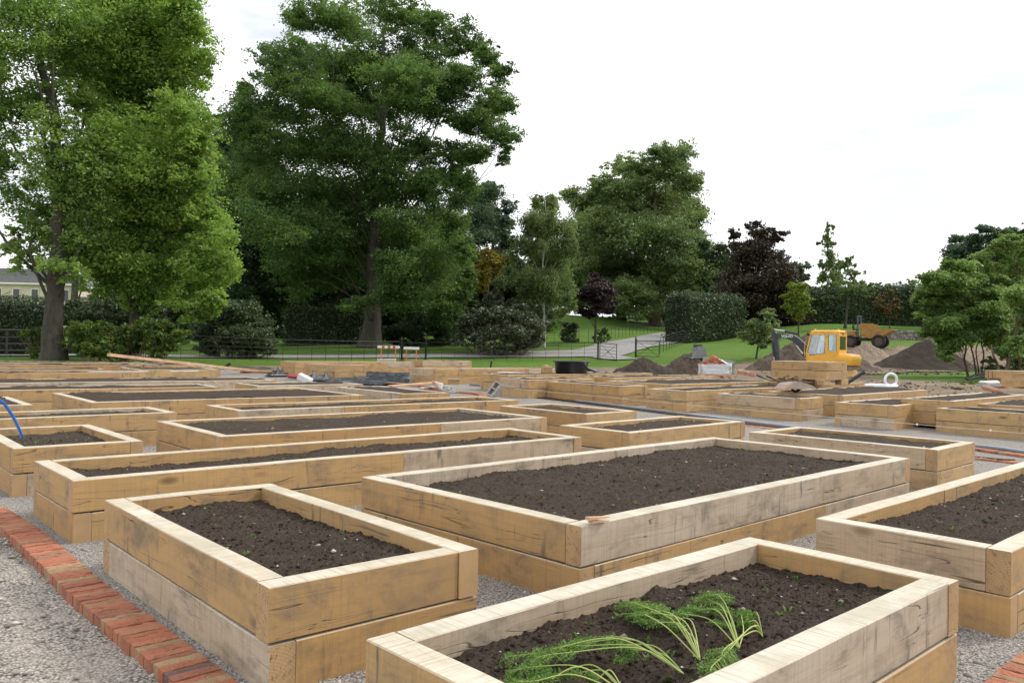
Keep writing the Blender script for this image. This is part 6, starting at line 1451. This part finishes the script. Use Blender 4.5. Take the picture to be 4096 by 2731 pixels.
# ------------------------------------------------------------------ wilted carrot tops on the nearest bed
t = NT('carrot_stalk'); a_ = t.n('Attribute', attribute_name='v').outputs['Fac']; t.principled(t.ramp(a_, [(0, (.22, .32, .07)), (1, (.42, .46, .14))]), .5, None, .4); M['stalk'] = t.m
mat_leaf('leaf_carrot', (.07, .15, .03), (.20, .33, .09), .4)
def carrot(label, root, tips, seed, lift=.05):
    rs = np.random.RandomState(seed); zr = .43; o = at_z(root[0], root[1], zr); r = empty('carrot_top', o, 0, label, 'plant', 'wilted carrot tops')
    mb = MB(); V = []; F = []; A = []
    for (tx, ty) in tips:
        e = at_z(tx, ty, zr + rs.uniform(.0, .03)) ; L = np.linalg.norm(e - o); m1 = o + (e - o) * .35 + np.array([0, 0, lift * .5 + L * .10]) + rs.normal(0, .012, 3); m2 = o + (e - o) * .75 + np.array([0, 0, lift * .3 + L * .05]) + rs.normal(0, .01, 3)
        m3 = (m2 + e) / 2 + rs.normal(0, .02, 3) * [1, 1, .3]; P = subdiv([o, m1, m2, m3, e + rs.normal(0, .02, 3) * [1, 1, 0]], 8); n = len(P); mb.val = rs.rand()
        mb.tube([Vector(p - o) for p in P], list(np.linspace(.0030, .0009, n)), 5)
        for i in range(int(n * .48), n):
            p = P[i] - o; d = P[min(i + 1, n - 1)] - P[max(i - 1, 0)]; d /= np.linalg.norm(d); sd = np.cross(d, [0, 0, 1]); sd /= np.linalg.norm(sd)
            for s in (-1, 1):
                fl = L * .14 * (1.15 - .6 * (i / n)) * rs.uniform(.7, 1.3); fd = sd * s * .8 + d * .55 + np.array([0, 0, rs.uniform(-.45, .1)]); fd /= np.linalg.norm(fd)
                mb.tube([Vector(p), Vector(p + fd * fl)], [.0011, .0005], 3)
                if rs.rand() < .15: continue
                for q in range(8):
                    c0 = p + fd * fl * (q + 1) / 8
                    for _ in range(2):
                        u = rs.normal(size=3); u /= np.linalg.norm(u); w = rs.uniform(.006, .014); b0 = c0 + rs.normal(0, .0045, 3); sdv = np.cross(u, rs.normal(size=3)); sdv /= np.linalg.norm(sdv)
                        k = len(V); V += [b0, b0 + u * w * .55 + sdv * w * .36, b0 + u * w, b0 + u * w * .55 - sdv * w * .36]; F.append((k, k + 1, k + 2, k + 3)); A.append(np.clip(rs.normal(.5, .25), 0, 1))
    mb.build('stalks', M['stalk'], r, True); link('leaves', np_mesh('leaves', np.array(V), np.array(F), np.array(A)), M['leaf_carrot'], r)
carrot('wilted carrot top with the uppermost leaf plume, centre of the nearest bed', (2955, 2592), [(2862, 2380), (2890, 2440), (2830, 2400), (2760, 2430), (2985, 2470), (2690, 2450), (2870, 2500)], 1)
carrot('carrot top whose leaves spread left below the pale pebbles', (2800, 2640), [(2530, 2410), (2560, 2445), (2600, 2475), (2660, 2440), (2520, 2460), (2700, 2500), (2610, 2430)], 2)
carrot('carrot top reaching farthest left across the nearest bed', (2735, 2695), [(2060, 2620), (2130, 2645), (2250, 2590), (2330, 2560), (2420, 2590), (2200, 2600), (2480, 2620)], 3)
carrot('carrot top at lower right with few bent stalks', (3050, 2545), [(2960, 2500), (2870, 2640), (2850, 2720), (2985, 2450), (2840, 2690)], 4)
carrot('carrot top cut off by the bottom edge of the picture', (2500, 2775), [(2030, 2700), (1990, 2745), (2150, 2690), (2260, 2700), (2340, 2720), (2100, 2735)], 5)

# ------------------------------------------------------------------ camera, light, sky
cam = bpy.data.cameras.new('camera'); co = bpy.data.objects.new('camera', cam); COL.objects.link(co); scene.camera = co
cam.sensor_width = 36; cam.lens = F_PX / PW * 36; cam.clip_end = 3000; cam.clip_start = .05
cp, sp, cr_, sr_ = cos(PITCH), sin(PITCH), cos(ROLL), sin(ROLL)
right = Vector((1, 0, 0)); up = Vector((0, sp, cp)); fwd = Vector((0, cp, -sp))
cx_ = right * cr_ + up * sr_; cy_ = right * -sr_ + up * cr_
Mx = Matrix((cx_, cy_, -fwd)).transposed().to_4x4(); Mx.translation = Vector((0, 0, EYE)); co.matrix_world = Mx

SUN_AZ, SUN_EL = R(68), R(42)          # clockwise from straight ahead
sun = bpy.data.lights.new('sun', 'SUN'); so = bpy.data.objects.new('sun', sun); COL.objects.link(so)
sun.energy = 2.6; sun.angle = R(11); sun.color = (1, .95, .86)
d = Vector((sin(SUN_AZ) * cos(SUN_EL), cos(SUN_AZ) * cos(SUN_EL), sin(SUN_EL)))
so.rotation_euler = (-d).to_track_quat('-Z', 'Y').to_euler()

w = bpy.data.worlds.new('World'); scene.world = w; w.use_nodes = True; nt = w.node_tree; nt.nodes.clear()
out = nt.nodes.new('ShaderNodeOutputWorld'); bg = nt.nodes.new('ShaderNodeBackground'); nt.links.new(bg.outputs[0], out.inputs[0])
sky = nt.nodes.new('ShaderNodeTexSky'); sky.sky_type = 'NISHITA'; sky.sun_disc = False; sky.sun_elevation = SUN_EL; sky.sun_rotation = SUN_AZ
tc = nt.nodes.new('ShaderNodeTexCoord'); mp = nt.nodes.new('ShaderNodeMapping'); mp.inputs['Scale'].default_value = (1.6, 1.6, 6.0); mp.inputs['Rotation'].default_value = (0, R(12), 0)
nt.links.new(tc.outputs['Generated'], mp.inputs[0])
nz = nt.nodes.new('ShaderNodeTexNoise'); nz.inputs['Scale'].default_value = 1.5; nz.inputs['Detail'].default_value = 5; nz.inputs['Roughness'].default_value = .55; nt.links.new(mp.outputs[0], nz.inputs[0])
cr = nt.nodes.new('ShaderNodeValToRGB'); cr.color_ramp.elements[0].position = .36; cr.color_ramp.elements[0].color = (.49, .49, .49, 1); cr.color_ramp.elements[1].position = .5; cr.color_ramp.elements[1].color = (1, 1, 1, 1)
nt.links.new(nz.outputs['Fac'], cr.inputs[0])
mx = nt.nodes.new('ShaderNodeMix'); mx.data_type = 'RGBA'; nt.links.new(cr.outputs[0], mx.inputs['Factor']); nt.links.new(sky.outputs[0], mx.inputs[6])
mx.inputs[7].default_value = (13.5, 13.7, 14.0, 1)      # bright cloud veil, in the sky texture's own units
nt.links.new(mx.outputs[2], bg.inputs[0]); bg.inputs[1].default_value = .11

vs = scene.view_settings; vs.view_transform = 'Standard'; vs.look = 'None'; vs.exposure = 0; vs.gamma = 1; vs.use_curve_mapping = False
scene.render.engine = 'CYCLES'; scene.cycles.use_denoising = True
scene.cycles.max_bounces = 6; scene.cycles.transparent_max_bounces = 8
